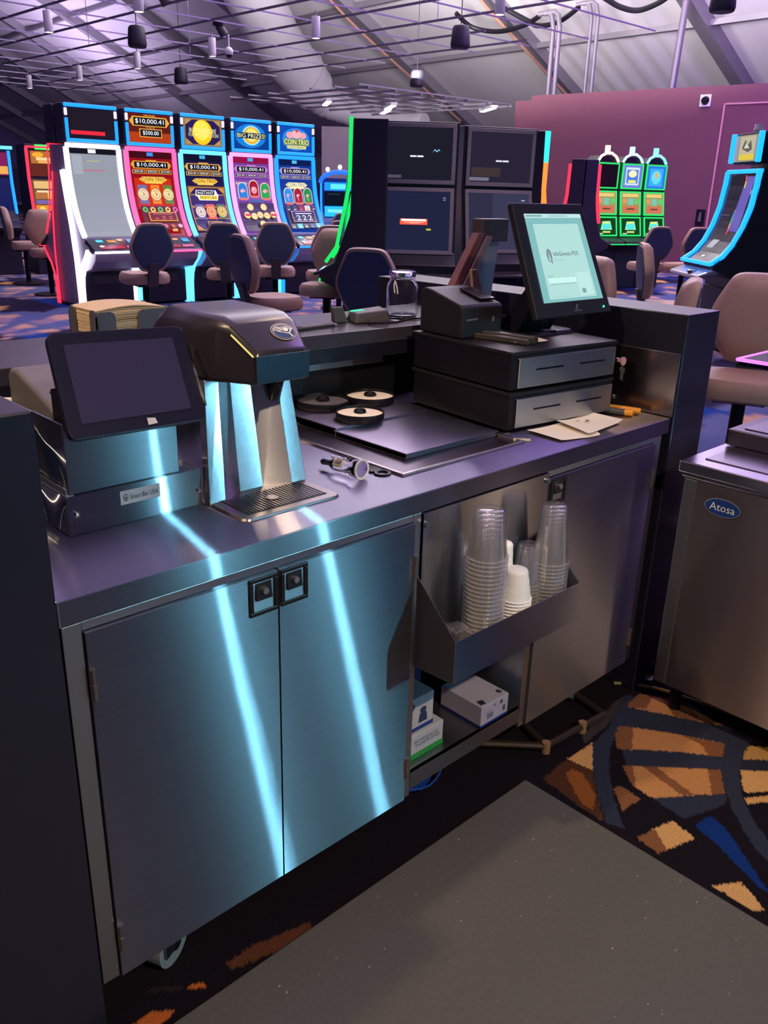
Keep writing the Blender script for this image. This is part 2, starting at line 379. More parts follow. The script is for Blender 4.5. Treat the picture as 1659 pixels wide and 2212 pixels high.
def make_floor():
    V1, F1, C1 = floor_grid(-6, 24, -7, 60, 0.1, -0.004, carpet_far)
    V2, F2, C2 = floor_grid(-0.6, 2.5, -1.6, 0.2, 0.005, 0.0, carpet_near)
    V = np.concatenate([V1, V2]); F = np.concatenate([F1, F2 + len(V1)]); Cc = np.concatenate([C1, C2])
    me = bpy.data.meshes.new('floor')
    me.vertices.add(len(V)); me.vertices.foreach_set('co', V.ravel())
    me.loops.add(F.size); me.loops.foreach_set('vertex_index', F.ravel().astype(np.int32))
    me.polygons.add(len(F)); me.polygons.foreach_set('loop_start', np.arange(0, F.size, 4, dtype=np.int32))
    me.update(calc_edges=True)
    a = me.color_attributes.new('Col', 'FLOAT_COLOR', 'POINT')
    a.data.foreach_set('color', np.concatenate([Cc, np.ones((len(Cc), 1))], 1).ravel())
    me.materials.append(mat('carpet', None, 0.95, attr=True, noise=0.35, nscale=160, bump=0.5, bscale=300, spec=0.1))
    o = bpy.data.objects.new('floor', me); COL.objects.link(o); o['kind'] = 'structure'
    return o
make_floor()

# ------------------------------------------------------------ tent roof
PHI = -0.06; SL = 0.52; CX, CY, CZ = -0.44, -1.154, 1.497; HH = 12.0
ux = Vector((math.cos(PHI), math.sin(PHI), 0)); uy = Vector((-math.sin(PHI), math.cos(PHI), 0))
def roof(a, b, drop=0.0):
    """a = run from the camera down the slope, b = along the ridge"""
    return Vector((CX, CY, CZ + 1.127 * HH - SL * a - drop)) + ux * a + uy * b
fabric = mat('tent_fabric', (0.62, 0.60, 0.62), 0.42, noise=0.07, nscale=0.8, bump=0.12, bscale=2.5, stretch=(1, 3, 1))
alu = mat('roof_aluminium', (0.30, 0.28, 0.32), 0.5, 0.6)
AE = 24.4
b = B(); na, nb = 60, 620
vs = []
for i in range(na + 1):
    for j in range(nb + 1):
        a = -10 + (AE + 10) * i / na; q = -24 + 100 * j / nb
        ph = (q - 11.7) / 4.85; sag = 0.10 * math.sin(PI * (ph % 1)) + (0.035 * math.sin(q * 11 + a * .2) if 11.7 < q < 16.5 else 0)
        vs.append(roof(a, q, sag))
b.add(vs, [(i * (nb + 1) + j, i * (nb + 1) + j + 1, (i + 1) * (nb + 1) + j + 1, (i + 1) * (nb + 1) + j) for i in range(na) for j in range(nb)])
ro = part('ceiling', b, fabric, smooth=True, kind='structure')
b = B()
for k in range(60):
    q0, q1 = -24 + 100 * k / 60, -24 + 100 * (k + 1) / 60
    p, q = roof(AE, q0), roof(AE, q1); b.add([(p.x, p.y, -.05), (q.x, q.y, -.05), (q.x, q.y, q.z), (p.x, p.y, p.z)], [(0, 1, 2, 3)])
part('wall_eave', b, mat('eave_lining', (0.36, 0.33, 0.40), 0.7), kind='structure')
n = ux.cross(uy); nrm = (Vector((0, 0, 1)) + ux * SL).normalized()
for k in range(-1, 11):
    v0 = 11.7 + 4.85 * k
    b = B()
    p0, p1 = roof(-9, v0, .35), roof(AE, v0, .35)
    w = uy * 0.16; h = Vector((0, 0, .36))
    b.hexa([p0 - w, p1 - w, p1 + w, p0 + w], [p0 - w + h, p1 - w + h, p1 + w + h, p0 + w + h])
    part('trim_rafter', b, alu, kind='structure')
for a0 in (7.6, 9.9, 12.2, 14.4, 16.6, 18.8):
    b = B(); p0, p1 = roof(a0, -12, .22), roof(a0, 72, .22); w = ux * .07; h = Vector((0, 0, .12))
    b.hexa([p0 - w, p1 - w, p1 + w, p0 + w], [p0 - w + h, p1 - w + h, p1 + w + h, p0 + w + h])
    part('trim_purlin', b, alu, kind='structure')

# ------------------------------------------------------------ pink wall at the right
wallm = mat('mauve_wall', (0.175, 0.060, 0.085), 0.7, noise=0.04, nscale=2)
A = Vector((16.70, 12.60, 0)); E = Vector((17.55, 4.6, 0)); dv = (E - A).normalized(); nv = Vector((-dv.y, dv.x, 0))
if nv.x < 0: nv = -nv
def wq(s, z, d=0.0):
    p = A + dv * s - nv * d; return (p.x, p.y, z)
b = B(); b.hexa([wq(0, 0), wq(14, 0), wq(14, 0, -.2), wq(0, 0, -.2)], [wq(0, 3.52), wq(14, 3.52), wq(14, 3.52, -.2), wq(0, 3.52, -.2)])
b.hexa([wq(.42, 3.52), wq(14, 3.52), wq(14, 3.52, -.2), wq(.42, 3.52, -.2)], [wq(.42, 3.62), wq(14, 3.62), wq(14, 3.62, -.2), wq(.42, 3.62, -.2)])
part('wall_back', b, wallm, kind='structure')
b = B(); s0 = 4.85
for (sa, sb, za, zb) in ((s0, s0 + .035, .05, 3.30), (s0, 14, 3.27, 3.30)):
    b.hexa([wq(sa, za), wq(sb, za), wq(sb, za, .02), wq(sa, za, .02)], [wq(sa, zb), wq(sb, zb), wq(sb, zb, .02), wq(sa, zb, .02)])
part('trim_1', b, mat('pale_pink_trim', (0.62, 0.30, 0.32), 0.6), kind='structure')
t = thing('wall_camera', 'round dark camera on a white square plate high on the pink wall', 'camera', wq(4.47, 3.36))
b = B(); b.hexa([wq(4.36, 3.25), wq(4.58, 3.25), wq(4.58, 3.25, .03), wq(4.36, 3.25, .03)], [wq(4.36, 3.47), wq(4.58, 3.47), wq(4.58, 3.47, .03), wq(4.36, 3.47, .03)]); part('plate', b, white, t)
b = B(); b.cyl(wq(4.47, 3.36, .03), wq(4.47, 3.36, .09), .085, .06); part('lens', b, blackg, t, smooth=True)
t = thing('wall_sign', 'small dark framed sign on the pink wall beside the pale trim line', 'sign', wq(4.72, 1.2))
b = B(); b.hexa([wq(4.62, 1.0), wq(4.80, 1.0), wq(4.80, 1.0, .03), wq(4.62, 1.0, .03)], [wq(4.62, 1.32), wq(4.80, 1.32), wq(4.80, 1.32, .03), wq(4.62, 1.32, .03)]); part('board', b, black, t, bevel=.01)
b = B(); b.hexa([wq(4.67, 1.08, .031), wq(4.74, 1.08, .031), wq(4.74, 1.08, .035), wq(4.67, 1.08, .035)], [wq(4.69, 1.26, .031), wq(4.73, 1.26, .031), wq(4.73, 1.26, .035), wq(4.69, 1.26, .035)]); part('emblem', b, mgrey, t)
# beige box column beyond the slot row
b = B(); b.obox((15.6, 16.7, 1.5), (2.0, .6, 3.0), -.75); part('wall_column', b, mat('taupe_panel', (0.30, 0.25, 0.27), 0.7), kind='structure')
t = thing('wall_panel', 'grey rectangular panel on the taupe column beyond the slot machines', 'panel', (15.38, 16.45, 1.9))
b = B(); b.obox((15.38, 16.45, 2.1), (.55, .04, .75), -.75); part('panel', b, mgrey, t, bevel=.01)

# ------------------------------------------------------------ the bar: end walls, back wall, ledge
b = B(); b.box(-.86, 0.0, -.004, 1.25, 0, 1.205); lw = part('wall_left', b, navy, kind='structure', bevel=.004)
b = B(); b.box(1.815, 2.0, -.004, 1.25, 0, 1.2); part('wall_right', b, navy, kind='structure', bevel=.004)
b = B(); b.add([(-.02, .76, 0), (1.82, .70, 0), (1.82, .92, 0), (-.02, .95, 0), (-.02, .76, 1.075), (1.82, .70, 1.075), (1.82, .92, 1.075), (-.02, .95, 1.075)],
               [(3, 2, 1, 0), (4, 5, 6, 7), (0, 1, 5, 4), (1, 2, 6, 5), (2, 3, 7, 6), (3, 0, 4, 7)])
part('wall_front', b, mat('black_laminate', (0.008, 0.008, 0.012), 0.4), kind='structure')
t = thing('bar_ledge', 'raised dark bar ledge running behind the steel counter', 'ledge', (.9, .82, 1.075))
b = B(); b.hexa([(-.01, .685, 1.09), (1.82, .610, 1.09), (1.82, .955, 1.09), (-.01, 1.02, 1.09)], [(-.01, .685, 1.13), (1.82, .610, 1.13), (1.82, .955, 1.13), (-.01, 1.02, 1.13)])
part('ledge_top', b, navytop, t, bevel=.003)
b = B(); b.hexa([(-.01, .69, 1.05), (1.82, .615, 1.05), (1.82, .635, 1.05), (-.01, .71, 1.05)], [(-.01, .69, 1.09), (1.82, .615, 1.09), (1.82, .635, 1.09), (-.01, .71, 1.09)])
part('fascia', b, navy, t)
b = B(); b.hexa([(-.01, .725, 1.025), (1.3, .672, 1.025), (1.3, .70, 1.025), (-.01, .75, 1.025)], [(-.01, .725, 1.05), (1.3, .672, 1.05), (1.3, .70, 1.05), (-.01, .75, 1.05)])
part('support_channel', b, dsteel, t, label='dull metal channel under the ledge')

# ------------------------------------------------------------ rubber mat
b = B(); b.box(-1.6, 1.183, -2.4, -.055, 0, .012)
rm = part('rubber_mat', b, mat('grey_rubber_mat', None) , bevel=.004, loc=(-.2, -1.2, 0))
tag(rm, 'large speckled grey rubber mat on the carpet in front of the steel counter', 'mat')
b = B()
for i in range(230):
    x, y = random.uniform(-.4, 1.17), random.uniform(-1.3, -.07); s = random.uniform(.0007, .0019)
    b.obox((x, y, .0126), (s * random.uniform(1, 2.2), s, .0012), random.uniform(0, 3))
part('crumb', b, mat('crumbs', (.55, .52, .46), .8), rm, kind='stuff', label='pale crumbs and lint lying on the mat')

# ------------------------------------------------------------ steel bar cabinet on casters
t = thing('bar_cabinet', 'long brushed steel bar cabinet on casters with three doors and an open bay', 'cabinet', (.9, .35, 0))
B0, B1 = .137, .865
b = B()                                             # carcass: stiles, rails, partitions, back
b.box(.004, .036, .002, .03, B0, B1); b.box(.036, .764, .003, .03, .849, B1)
b.box(.764, .787, .002, .03, B0, B1); b.box(1.205, 1.2305, .002, .03, B0, .50); b.box(1.2305, 1.736, .003, .03, .849, B1)
b.box(1.736, 1.772, .002, .03, B0, B1)
b.box(.004, .012, .03, .62, B0, B1); b.box(1.764, 1.772, .03, .62, B0, B1)
b.box(.772, .784, .03, .62, B0, B1); b.box(1.209, 1.221, .03, .62, B0, B1)
b.box(.012, .772, .05, .62, B0, B0 + .012); b.box(1.221, 1.764, .05, .62, B0, B0 + .012); b.box(.012, 1.764, .61, .62, B0, B1)
part('carcass', b, steel_side, t, bevel=.0012)
b = B(); b.box(.784, 1.209, .002, .60, .188, .20); b.box(.787, 1.205, .001, .012, .155, .20); part('shelf', b, dsteel, t, label='open bottom shelf with a turned down lip')
b = B(); b.box(0, 1.804, .0005, .70, .895, .910); b.box(0, .012, .012, .70, .866, .8951); b.box(1.792, 1.804, .012, .70, .866, .8951)
part('worktop', b, steel_top, t, bevel=.002, seg=3)
b = B(); b.box(0, 1.804, -.001, .011, .866, .9096); part('front_lip', b, steel, t, bevel=.003, seg=3)
def door(x0, x1, hinge):
    b = B(); b.box(x0, x1, -.004, .016, .139, .8465); d = part('door', b, [steel, mat('door_edge', (.05, .05, .055), .5)], t)
    for p in d.data.polygons: p.material_index = 1 if abs(p.normal.x) > .9 else 0
    return d
def hinge(d, x, z):
    b = B(); b.cyl((x, -.006, z), (x, -.006, z + .056), .0058, n=10); b.cyl((x, -.006, z + .027), (x, -.006, z + .029), .0064, n=10)
    part('hinge', b, mat('hinge_steel', (.42, .36, .34), .35, 1.0), d, smooth=True)
def latch(d, x0, x1, z0, z1):
    b = B(); w = .008; y0, y1 = -.0085, -.0035
    b.box(x0, x1, y0, y1, z1 - w, z1); b.box(x0, x1, y0, y1, z0, z0 + w); b.box(x0, x0 + w, y0, y1, z0 + w, z1 - w); b.box(x1 - w, x1, y0, y1, z0 + w, z1 - w)
    part('latch_frame', b, mat('dark_latch', (.05, .048, .052), .35, .8), d, bevel=.0012)
    b = B(); b.box(x0 + w, x1 - w, -.0045, -.0041, z0 + w, z1 - w); part('latch_pan', b, brushed('latch_steel', (.6, .62, .64), .3, .6, (1, 0, 0)), d)
    zp = z0 + (z1 - z0) * .40
    b = B(); b.hexa([(x0 + .014, -.0095, zp), (x1 - .014, -.0095, zp), (x1 - .014, -.005, zp), (x0 + .014, -.005, zp)], [(x0 + .014, -.006, z1 - w - .003), (x1 - .014, -.006, z1 - w - .003), (x1 - .014, -.0045, z1 - w - .003), (x0 + .014, -.0045, z1 - w - .003)])
    part('latch_paddle', b, mat('dark_latch', None), d, bevel=.001)
    b = B(); c = ((x0 + x1) / 2, zp + .018); b.cyl((c[0], -.0075, c[1]), (c[0], -.0145, c[1]), .0072, .006, n=16); part('lock_cylinder', b, mat('lock_metal', (.72, .68, .62), .38, 1.0), d, smooth=True)
d1 = door(.038, .4045, 0); hinge(d1, .042, .727); hinge(d1, .042, .203); latch(d1, .341, .4035, .77, .844)
d2 = door(.4085, .763, 1); hinge(d2, .7655, .719); hinge(d2, .7655, .203); latch(d2, .4105, .473, .771, .845)
d3 = door(1.2325, 1.735, 1); hinge(d3, 1.737, .718); hinge(d3, 1.737, .20); latch(d3, 1.2395, 1.302, .778, .843)
# cup bin hung on the front of the bay
b = B(); b.box(.789, 1.2305, -.003, .004, .495, .8635); bp = part('bin_back_panel', b, brushed('mirror_steel', (.46, .49, .53), .12, .6, (1, 0, 0), r2=.2), t, bevel=.001)
b = B(); b.cyl((.7965, -.003, .838), (.7965, -.010, .838), .0085, .0075, n=16); part('panel_button', b, dsteel, bp, smooth=True)
b = B(); b.cyl((1.2235, -.003, .845), (1.2235, -.010, .845), .007, .006, n=14); part('panel_button', b, dsteel, bp, smooth=True)
BX0, BX1, BY = .776, 1.229, -.122
for x in (BX0, BX1 - .002):
    b = B()
    b.hexa([(x, -.003, .503), (x, BY, .510), (x, BY, .611), (x, -.003, .722)], [(x + .002, -.003, .503), (x + .002, BY, .510), (x + .002, BY, .611), (x + .002, -.003, .722)])
    part('bin_side', b, mat('bin_side_steel', (.28, .25, .26), .33, 1.0), t); b = B()
b = B(); b.box(BX0, BX1, BY - .002, BY, .508, .611); part('bin_front', b, steel, t, bevel=.0008)
b = B(); b.hexa([(BX0, -.003, .501), (BX1, -.003, .501), (BX1, BY, .508), (BX0, BY, .508)], [(BX0, -.003, .503), (BX1, -.003, .503), (BX1, BY, .510), (BX0, BY, .510)]); part('bin_floor', b, dsteel, t)
def caster(x, y, rz):
    b = B(); b.obox((x, y, .128), (.075, .075, .006), rz)
    m = Matrix.Rotation(rz, 3, 'Z')
    for s in (-1, 1):
        b.obox(Vector((x, y, .085)) + m @ Vector((.018, s * .022, 0)), (.05, .003, .085), rz)
    c = part('caster', b, mat('caster_steel', (.35, .45, .52), .3, 1.0), t)
    ax = m @ Vector((0, 1, 0)); ce = Vector((x, y, .05)) + m @ Vector((.03, 0, 0))
    b = B(); b.cyl(ce - ax * .016, ce + ax * .016, .05, n=24); part('wheel', b, mat('caster_wheel', (.16, .22, .26), .6), c, smooth=True)
    b = B(); b.cyl(ce - ax * .024, ce + ax * .024, .014, n=12); part('axle_bolt', b, chrome, c, smooth=True)
    b = B(); q = m @ Vector((1, 0, 0)); b.hexa([ce - ax * .02 + Vector((0, 0, .04)), ce + ax * .02 + Vector((0, 0, .04)), ce + ax * .02 + q * .05 + Vector((0, 0, .0)), ce - ax * .02 + q * .05], [ce - ax * .02 + Vector((0, 0, .055)), ce + ax * .02 + Vector((0, 0, .055)), ce + ax * .02 + q * .062, ce - ax * .02 + q * .062])
    part('brake_pedal', b, chrome, c, bevel=.001)
caster(.150, .075, .45); caster(1.60, .10, .5); caster(.15, .55, .2); caster(1.62, .55, 1.0)
# ice well with sliding covers
b = B(); X0, X1, Y0, Y1 = .826, 1.262, .100, .60; w = .010
b.box(X0, X1, Y0, Y0 + w, .909, .9165); b.box(X0, X1, Y1 - w, Y1, .909, .9165); b.box(X0, X0 + w, Y0 + w, Y1 - w, .909, .9165); b.box(X1 - w, X1, Y0 + w, Y1 - w, .909, .9165)
iw = part('ice_well_rim', b, mat('rim_steel', (.52, .46, .44), .3, 1.0), t, bevel=.002, label='raised rim around the ice well')
b = B(); b.box(X0 + w, X1 - w, Y0 + w, Y1 - w, .9098, .9108); part('ice_well_floor', b, mat('dark_steel', (.20, .17, .22), .3, 1.0), iw)
lidm = brushed('lid_steel', (.48, .44, .52), .34, .4, (1, 0, 0))
b = B(); b.box(.918, 1.252, .182, .446, .9235, .9265); b.box(.922, 1.248, .186, .190, .9112, .9236); b.box(.922, .926, .186, .44, .9112, .9236)
part('ice_well_lid', b, lidm, t, bevel=.0012)
b = B(); b.box(.920, 1.256, .436, .70, .9305, .9335); b.box(.922, 1.254, .437, .441, .9112, .9306); b.box(.922, .926, .441, .69, .9112, .9306)
part('ice_well_lid', b, lidm, t, bevel=.0012)
# metal splash plate on the right end wall
sp = thing('splash_plate', 'dull steel splash plate fixed to the end wall behind the pliers', 'plate', (1.812, .2, .91))
b = B(); b.box(1.808, 1.8145, .0, .58, .911, 1.092); part('plate', b, mat('splash_steel', (.42, .36, .36), .25, 1.0), sp, bevel=.001)

# ------------------------------------------------------------ tablet terminal and its stand
t = thing('control_box', 'low polished steel box with a makers label at the left end of the counter', 'box', (.262, .40, .91))
b = B(); b.box(.127, .397, .228, .60, .9105, .984); part('lower_box', b, brushed('box_steel', (.54, .56, .59), .20, .95, (1, 0, 0), mixf=.3, an2=.8, wob=.0006), t, bevel=.0016)
b = B(); b.box(.128, .130, .23, .60, .984, .998); b.box(.127, .142, .23, .60, .9835, .986); part('side_flange', b, steel_side, t)
for x, z in ((.1425, .9495), (.389, .9415)):
    b = B(); b.cyl((x, .229, z), (x, .2225, z), .0052, .004, n=12); b.cyl((x, .2226, z), (x, .219, z), .0025, n=8); part('screw', b, chrome, t, smooth=True)
for y, z in ((.30, .94),):
    b = B(); b.cyl((.1275, y, z), (.1262, y, z), .003, n=10); part('screw', b, blackg, t)
lb = art('label_plate', [('r', '93a8bb', 0, 0, 1, 1), ('e', '3a4250', .13, .5, .06, .27), ('e', '93a8bb', .13, .52, .042, .19), ('p', '3a4250', [(.10, .5), (.115, .62), (.13, .5), (.145, .62), (.16, .5), (.13, .36)]),
     ('t', '3a4250', .23, .34, .94, .68, 'Smart Bar USA')], plane_map((.226, .2276, .9475), (.080, 0, 0), (0, 0, .0265)), prnt, t, label='pale rectangular makers label')
t = thing('terminal_stand', 'bent steel stand box holding up the dark tablet', 'stand', (.245, .30, .984))
b = B(); b.box(.135, .352, .232, .236, .9862, 1.10); b.box(.135, .139, .236, .36, .9862, 1.112); b.box(.348, .352, .236, .30, .9862, 1.06)
part('shroud', b, steel, t, bevel=.001)
b = B(); b.box(.139, .348, .236, .37, .9862, .99); part('foot', b, dsteel, t)
b = B(); b.hexa([(.15, .236, 1.05), (.33, .236, 1.05), (.33, .30, 1.02), (.15, .30, 1.02)], [(.15, .262, 1.17), (.33, .262, 1.17), (.33, .30, 1.16), (.15, .30, 1.16)]); part('neck', b, black, t)
b = B()
for x, y in ((.133, .262), (.133, .247)): b.cyl((x, y, .990), (x, y, 1.002), .004, n=10)
part('screw', b, chrome, t, smooth=True)
t = thing('tablet', 'dark purple screened tablet terminal leaning on a steel stand', 'tablet', (.25, .2, 1.1))
bl, br, tl, tr = Vector((.119, .165, 1.102)), Vector((.383, .172, 1.096)), Vector((.137, .262, 1.262)), Vector((.393, .262, 1.254))
nn = (br - bl).cross(tl - bl).normalized()
def tabfn(u, v, h):
    return (bl * (1 - u) + br * u) * (1 - v) + (tl * (1 - u) + tr * u) * v + nn * h
def rr(rx, ry, n=6):
    out = []
    for cx, cy, a0 in ((1 - rx, 1 - ry, 0), (rx, 1 - ry, 90), (rx, ry, 180), (1 - rx, ry, 270)):
        out += [(cx + rx * math.cos(R(a0 + 90 * k / n)), cy + ry * math.sin(R(a0 + 90 * k / n))) for k in range(n + 1)]
    return out
o = rr(.055, .08)
b = B(); b.loft([[tabfn(u, v, -.013) for u, v in o], [tabfn(u, v, 0) for u, v in o]]); part('housing', b, mat('tablet_black', (.010, .009, .026), .3), t, bevel=.0015)
art('screen', [('r', '2a2846', 0, 0, 1, 1)], lambda u, v, h: tabfn(.095 + u * .80, .135 + v * .745, h + .0002), mat('tablet_screen', (.035, .030, .075), .25), t)
b = B(); q = lambda u, v, h: tabfn(u, v, h); b.add([q(.545, .035, .0009), q(.615, .04, .0009), q(.605, .095, .0009), q(.545, .105, .0009)], [(0, 1, 2, 3)]); part('sticker', b, mat('sticker', (.55, .52, .58), .5), t)
b = B()
m0 = [(1.0, .15), (1.055, .16), (1.04, .82), (.985, .84)]
b.loft([[q(u, v, -.03) for u, v in m0], [q(u, v, -.010) for u, v in m0]]); part('card_reader', b, blackg, t, bevel=.002, label='slim card slot along the right side')
b = B(); b.loft([[q(u, v, -.0098) for u, v in ((1.02, .48), (1.04, .48), (1.036, .56), (1.016, .56))], [q(u, v, -.009) for u, v in ((1.02, .48), (1.04, .48), (1.036, .56), (1.016, .56))]]); part('reader_mark', b, mgrey, t)

# ------------------------------------------------------------ receipt printer, left
def printer(name, label, prof, x0, x1, m, mtop):
    t = thing(name, label, 'printer', ((x0 + x1) / 2, prof[0][0] + .08, prof[0][1]))
    b = B(); b.prism(prof, 'x', x0, x1); o = part('housing', b, m, t, bevel=.008, seg=3)
    return t
t = printer('receipt_printer', 'grey sloped receipt printer behind the dark tablet', [(.345, .985), (.545, .985), (.545, 1.145), (.53, 1.158), (.50, 1.160), (.36, 1.116), (.345, 1.108)], .168, .318, mgrey, mgrey)
b = B(); b.hexa([(.19, .400, 1.128), (.30, .400, 1.128), (.30, .404, 1.1292), (.19, .404, 1.1292)], [(.19, .400, 1.1305), (.30, .400, 1.1305), (.30, .404, 1.1317), (.19, .404, 1.1317)]); part('paper_slot', b, black, t)
b = B(); b.tube([(.175, .547, 1.09), (.16, .57, 1.088), (.12, .60, 1.075), (.06, .62, 1.05), (.02, .63, 1.0)], .006); part('cable', b, paper, t, smooth=True, label='pale cable leaving the printer')

# ------------------------------------------------------------ drink dispenser
t = thing('drink_dispenser', 'black hooded drink dispenser on a polished steel tower', 'dispenser', (.52, .3, .91))
base = [(.399, .225), (.3985, .2045), (.434, .2025), (.489, .2315), (.545, .2315), (.605, .209), (.643, .209), (.645, .225), (.585, .42), (.455, .42)]
top = [(.52 + (x - .521) * .83, y + .012 + (.02 if y < .3 else -.0)) for x, y in base]
b = B(); b.loft([[(x, y, .9105) for x, y in base], [(x, y, 1.152) for x, y in top]]); part('tower', b, steel_pol, t, bevel=.0012)
sec = lambda y, hb, ht, zb, zt, ch=.028: [(.522 - hb, y, zb), (.522 - hb * .985, y, zt - ch), (.522 - ht + .014, y, zt), (.522 + ht - .014, y, zt), (.522 + hb * .985, y, zt - ch), (.522 + hb, y, zb)]
hood = mat('hood_black', (.022, .018, .024), .27, spec=.9, noise=.1, nscale=20)
b = B(); b.loft([sec(.125, .062, .066, 1.155, 1.212, .004), sec(.185, .080, .082, 1.152, 1.262, .012), sec(.215, .092, .088, 1.150, 1.272, .02), sec(.255, .105, .092, 1.148, 1.274), sec(.39, .105, .090, 1.13, 1.276), sec(.435, .100, .085, 1.10, 1.255)])
hd = part('hood', b, hood, t, bevel=.009, seg=4, smooth=True)
b = B(); b.hexa([(.461, .1235, 1.158), (.583, .1235, 1.158), (.583, .126, 1.158), (.461, .126, 1.158)], [(.459, .1225, 1.209), (.585, .1225, 1.209), (.585, .126, 1.209), (.459, .126, 1.209)])
part('front_panel', b, mat('hood_front', (.03, .05, .07), .32, .7, aniso=.6, tangent=(0, 0, 1)), t, bevel=.003, label='glossy front panel of the hood')
b = B(); b.tube([(.4445, .178, 1.243), (.4575, .1285, 1.2085)], .0016, 8); part('light_strip', b, mat('strip_light', (.2, .2, .1), .4, emit='e8d878', es=.75), t, label='thin pale yellow lit line on the left edge')  # thin yellow emissive line along the hood edge
b = B(); b.lathe([(.012, -.036), (.0135, -.034), (.021, 0), (.021, .006)], (.522, .158, 1.152), 20); part('nozzle', b, blackg, t, smooth=True)
# martini glass badge on the sloping hood
e0 = Vector((.5498, .1605, 1.2418)); ey = Vector((0, .060, .050)).normalized(); ex = Vector((1, 0, 0))
bf = plane_map(e0 - ex * .0285 - ey * .021, ex * .057, ey * .042)
art('badge', [('e', 'c8b8a0', .5, .5, .5, .5), ('e', '1c2c50', .5, .5, .47, .46), ('e', 'd8d4cc', .5, .5, .43, .42), ('e', '2c4670', .5, .48, .41, .39), ('p', 'a8a4a0', [(.2, .78), (.8, .78), (.9, .55), (.1, .55)]),
    ('p', 'f0ece4', [(.2, .52), (.9, .62), (.66, .30)]), ('p', '2c4670', [(.32, .51), (.80, .58), (.64, .36)]), ('e', 'f0ece4', .6, .56, .09, .12), ('p', 'f0ece4', [(.64, .34), (.68, .34), (.74, .12), (.68, .10)]), ('p', 'f0ece4', [(.24, .72), (.29, .74), (.58, .45), (.55, .43)])],
    lambda u, v, h: bf(u, v, h + .0016), prnt, t, lift=.0003, label='oval badge with a martini glass')
# drip tray
b = B(); o = [(.400 + .24 * u, .088 + .145 * v) for u, v in rr(.07, .12)]
b.loft([[(x, y, .9103) for x, y in o], [(.52 + (x - .52) * .97, .16 + (y - .16) * .97, .9155) for x, y in o]]); dt = part('drip_tray', b, mat('tray_steel', (.26, .23, .23), .36, 1.0), t, bevel=.001)
b = B(); b.box(.424, .617, .110, .205, .9157, .9163); part('tray_well', b, mat('tray_dark', (.01, .01, .014), .4), dt)
b = B()
for i in range(24):
    x = .4275 + .186 * i / 23; b.hexa([(x - .0018, .112, .9163), (x + .0018, .112, .9163), (x + .0018, .203, .9163), (x - .0018, .203, .9163)], [(x - .0012, .112, .9182), (x + .0012, .112, .9182), (x + .0012, .203, .9182), (x - .0012, .203, .9182)])
part('grate', b, mat('grate_steel', (.20, .20, .23), .35, 1.0), dt, kind='stuff', label='row of thin grate bars')
b = B(); b.lathe([(.012, 0), (.013, .0012), (.006, .0016)], (.512, .155, .9183), 18); part('drain_plate', b, dsteel, dt, smooth=True)

# ------------------------------------------------------------ napkin caddy
t = thing('napkin_caddy', 'black napkin caddy filled with kraft napkins on the ledge', 'napkin holder', (.60, .82, 1.13))
NX0, NX1, NY0, NY1, NZ = .470, .665, .778, .925, 1.1305
cg = mat('caddy_grey', (.085, .08, .10), .45)
b = B(); b.box(NX0, NX1, NY0, NY1, NZ, NZ + .006); part('base', b, black, t)
def tab(x0, x1, h):
    return [(x0, NZ + .006), (x1, NZ + .006), (x1, NZ + h - .012), (x1 - .004, NZ + h - .004), (x1 - .012, NZ + h), (x0 + .012, NZ + h), (x0 + .004, NZ + h - .004), (x0, NZ + h - .012)]
for x0, x1 in ((NX0, .520), (.579, NX1)):
    for y in (NY0, NY1 - .003):
        b = B(); b.prism(tab(x0, x1, .082), 'y', y, y + .003); part('corner_tab', b, cg, t)
for y0, y1 in ((NY0, .812), (.890, NY1)):
    for x in (NX0, NX1 - .003):
        b = B(); b.prism(tab(y0, y1, .086), 'x', x, x + .003); part('corner_tab', b, cg, t)
b = B(); b.box(NX0, NX1, NY0, NY0 + .003, NZ + .006, NZ + .02); part('low_wall', b, cg, t)
b = B(); b.box(NX0, NX0 + .003, NY0 + .003, NY1, NZ + .006, NZ + .02); part('low_wall', b, cg, t)
pack = thing('napkin_stack', 'stack of folded kraft paper napkins standing in the black caddy', 'napkins', (.56, .85, NZ + .006))
z = NZ + .0065
for k in range(22):
    dx = random.uniform(-.0015, .0015); dy = random.uniform(-.0015, .0015); bow = .0004 * k + .0015 * math.sin(k * .9)
    b = B(); pts = [(.4755 + dx + .182 * i / 8, z + bow * math.sin(PI * i / 8)) for i in range(9)]
    b.loft([[(x, NY0 + .006 + dy, zz), (x, NY1 - .006, zz), (x, NY1 - .006, zz + .0031), (x, NY0 + .006 + dy, zz + .0031)] for x, zz in pts]); part('napkin', b, kraft, pack)
    z += .0036

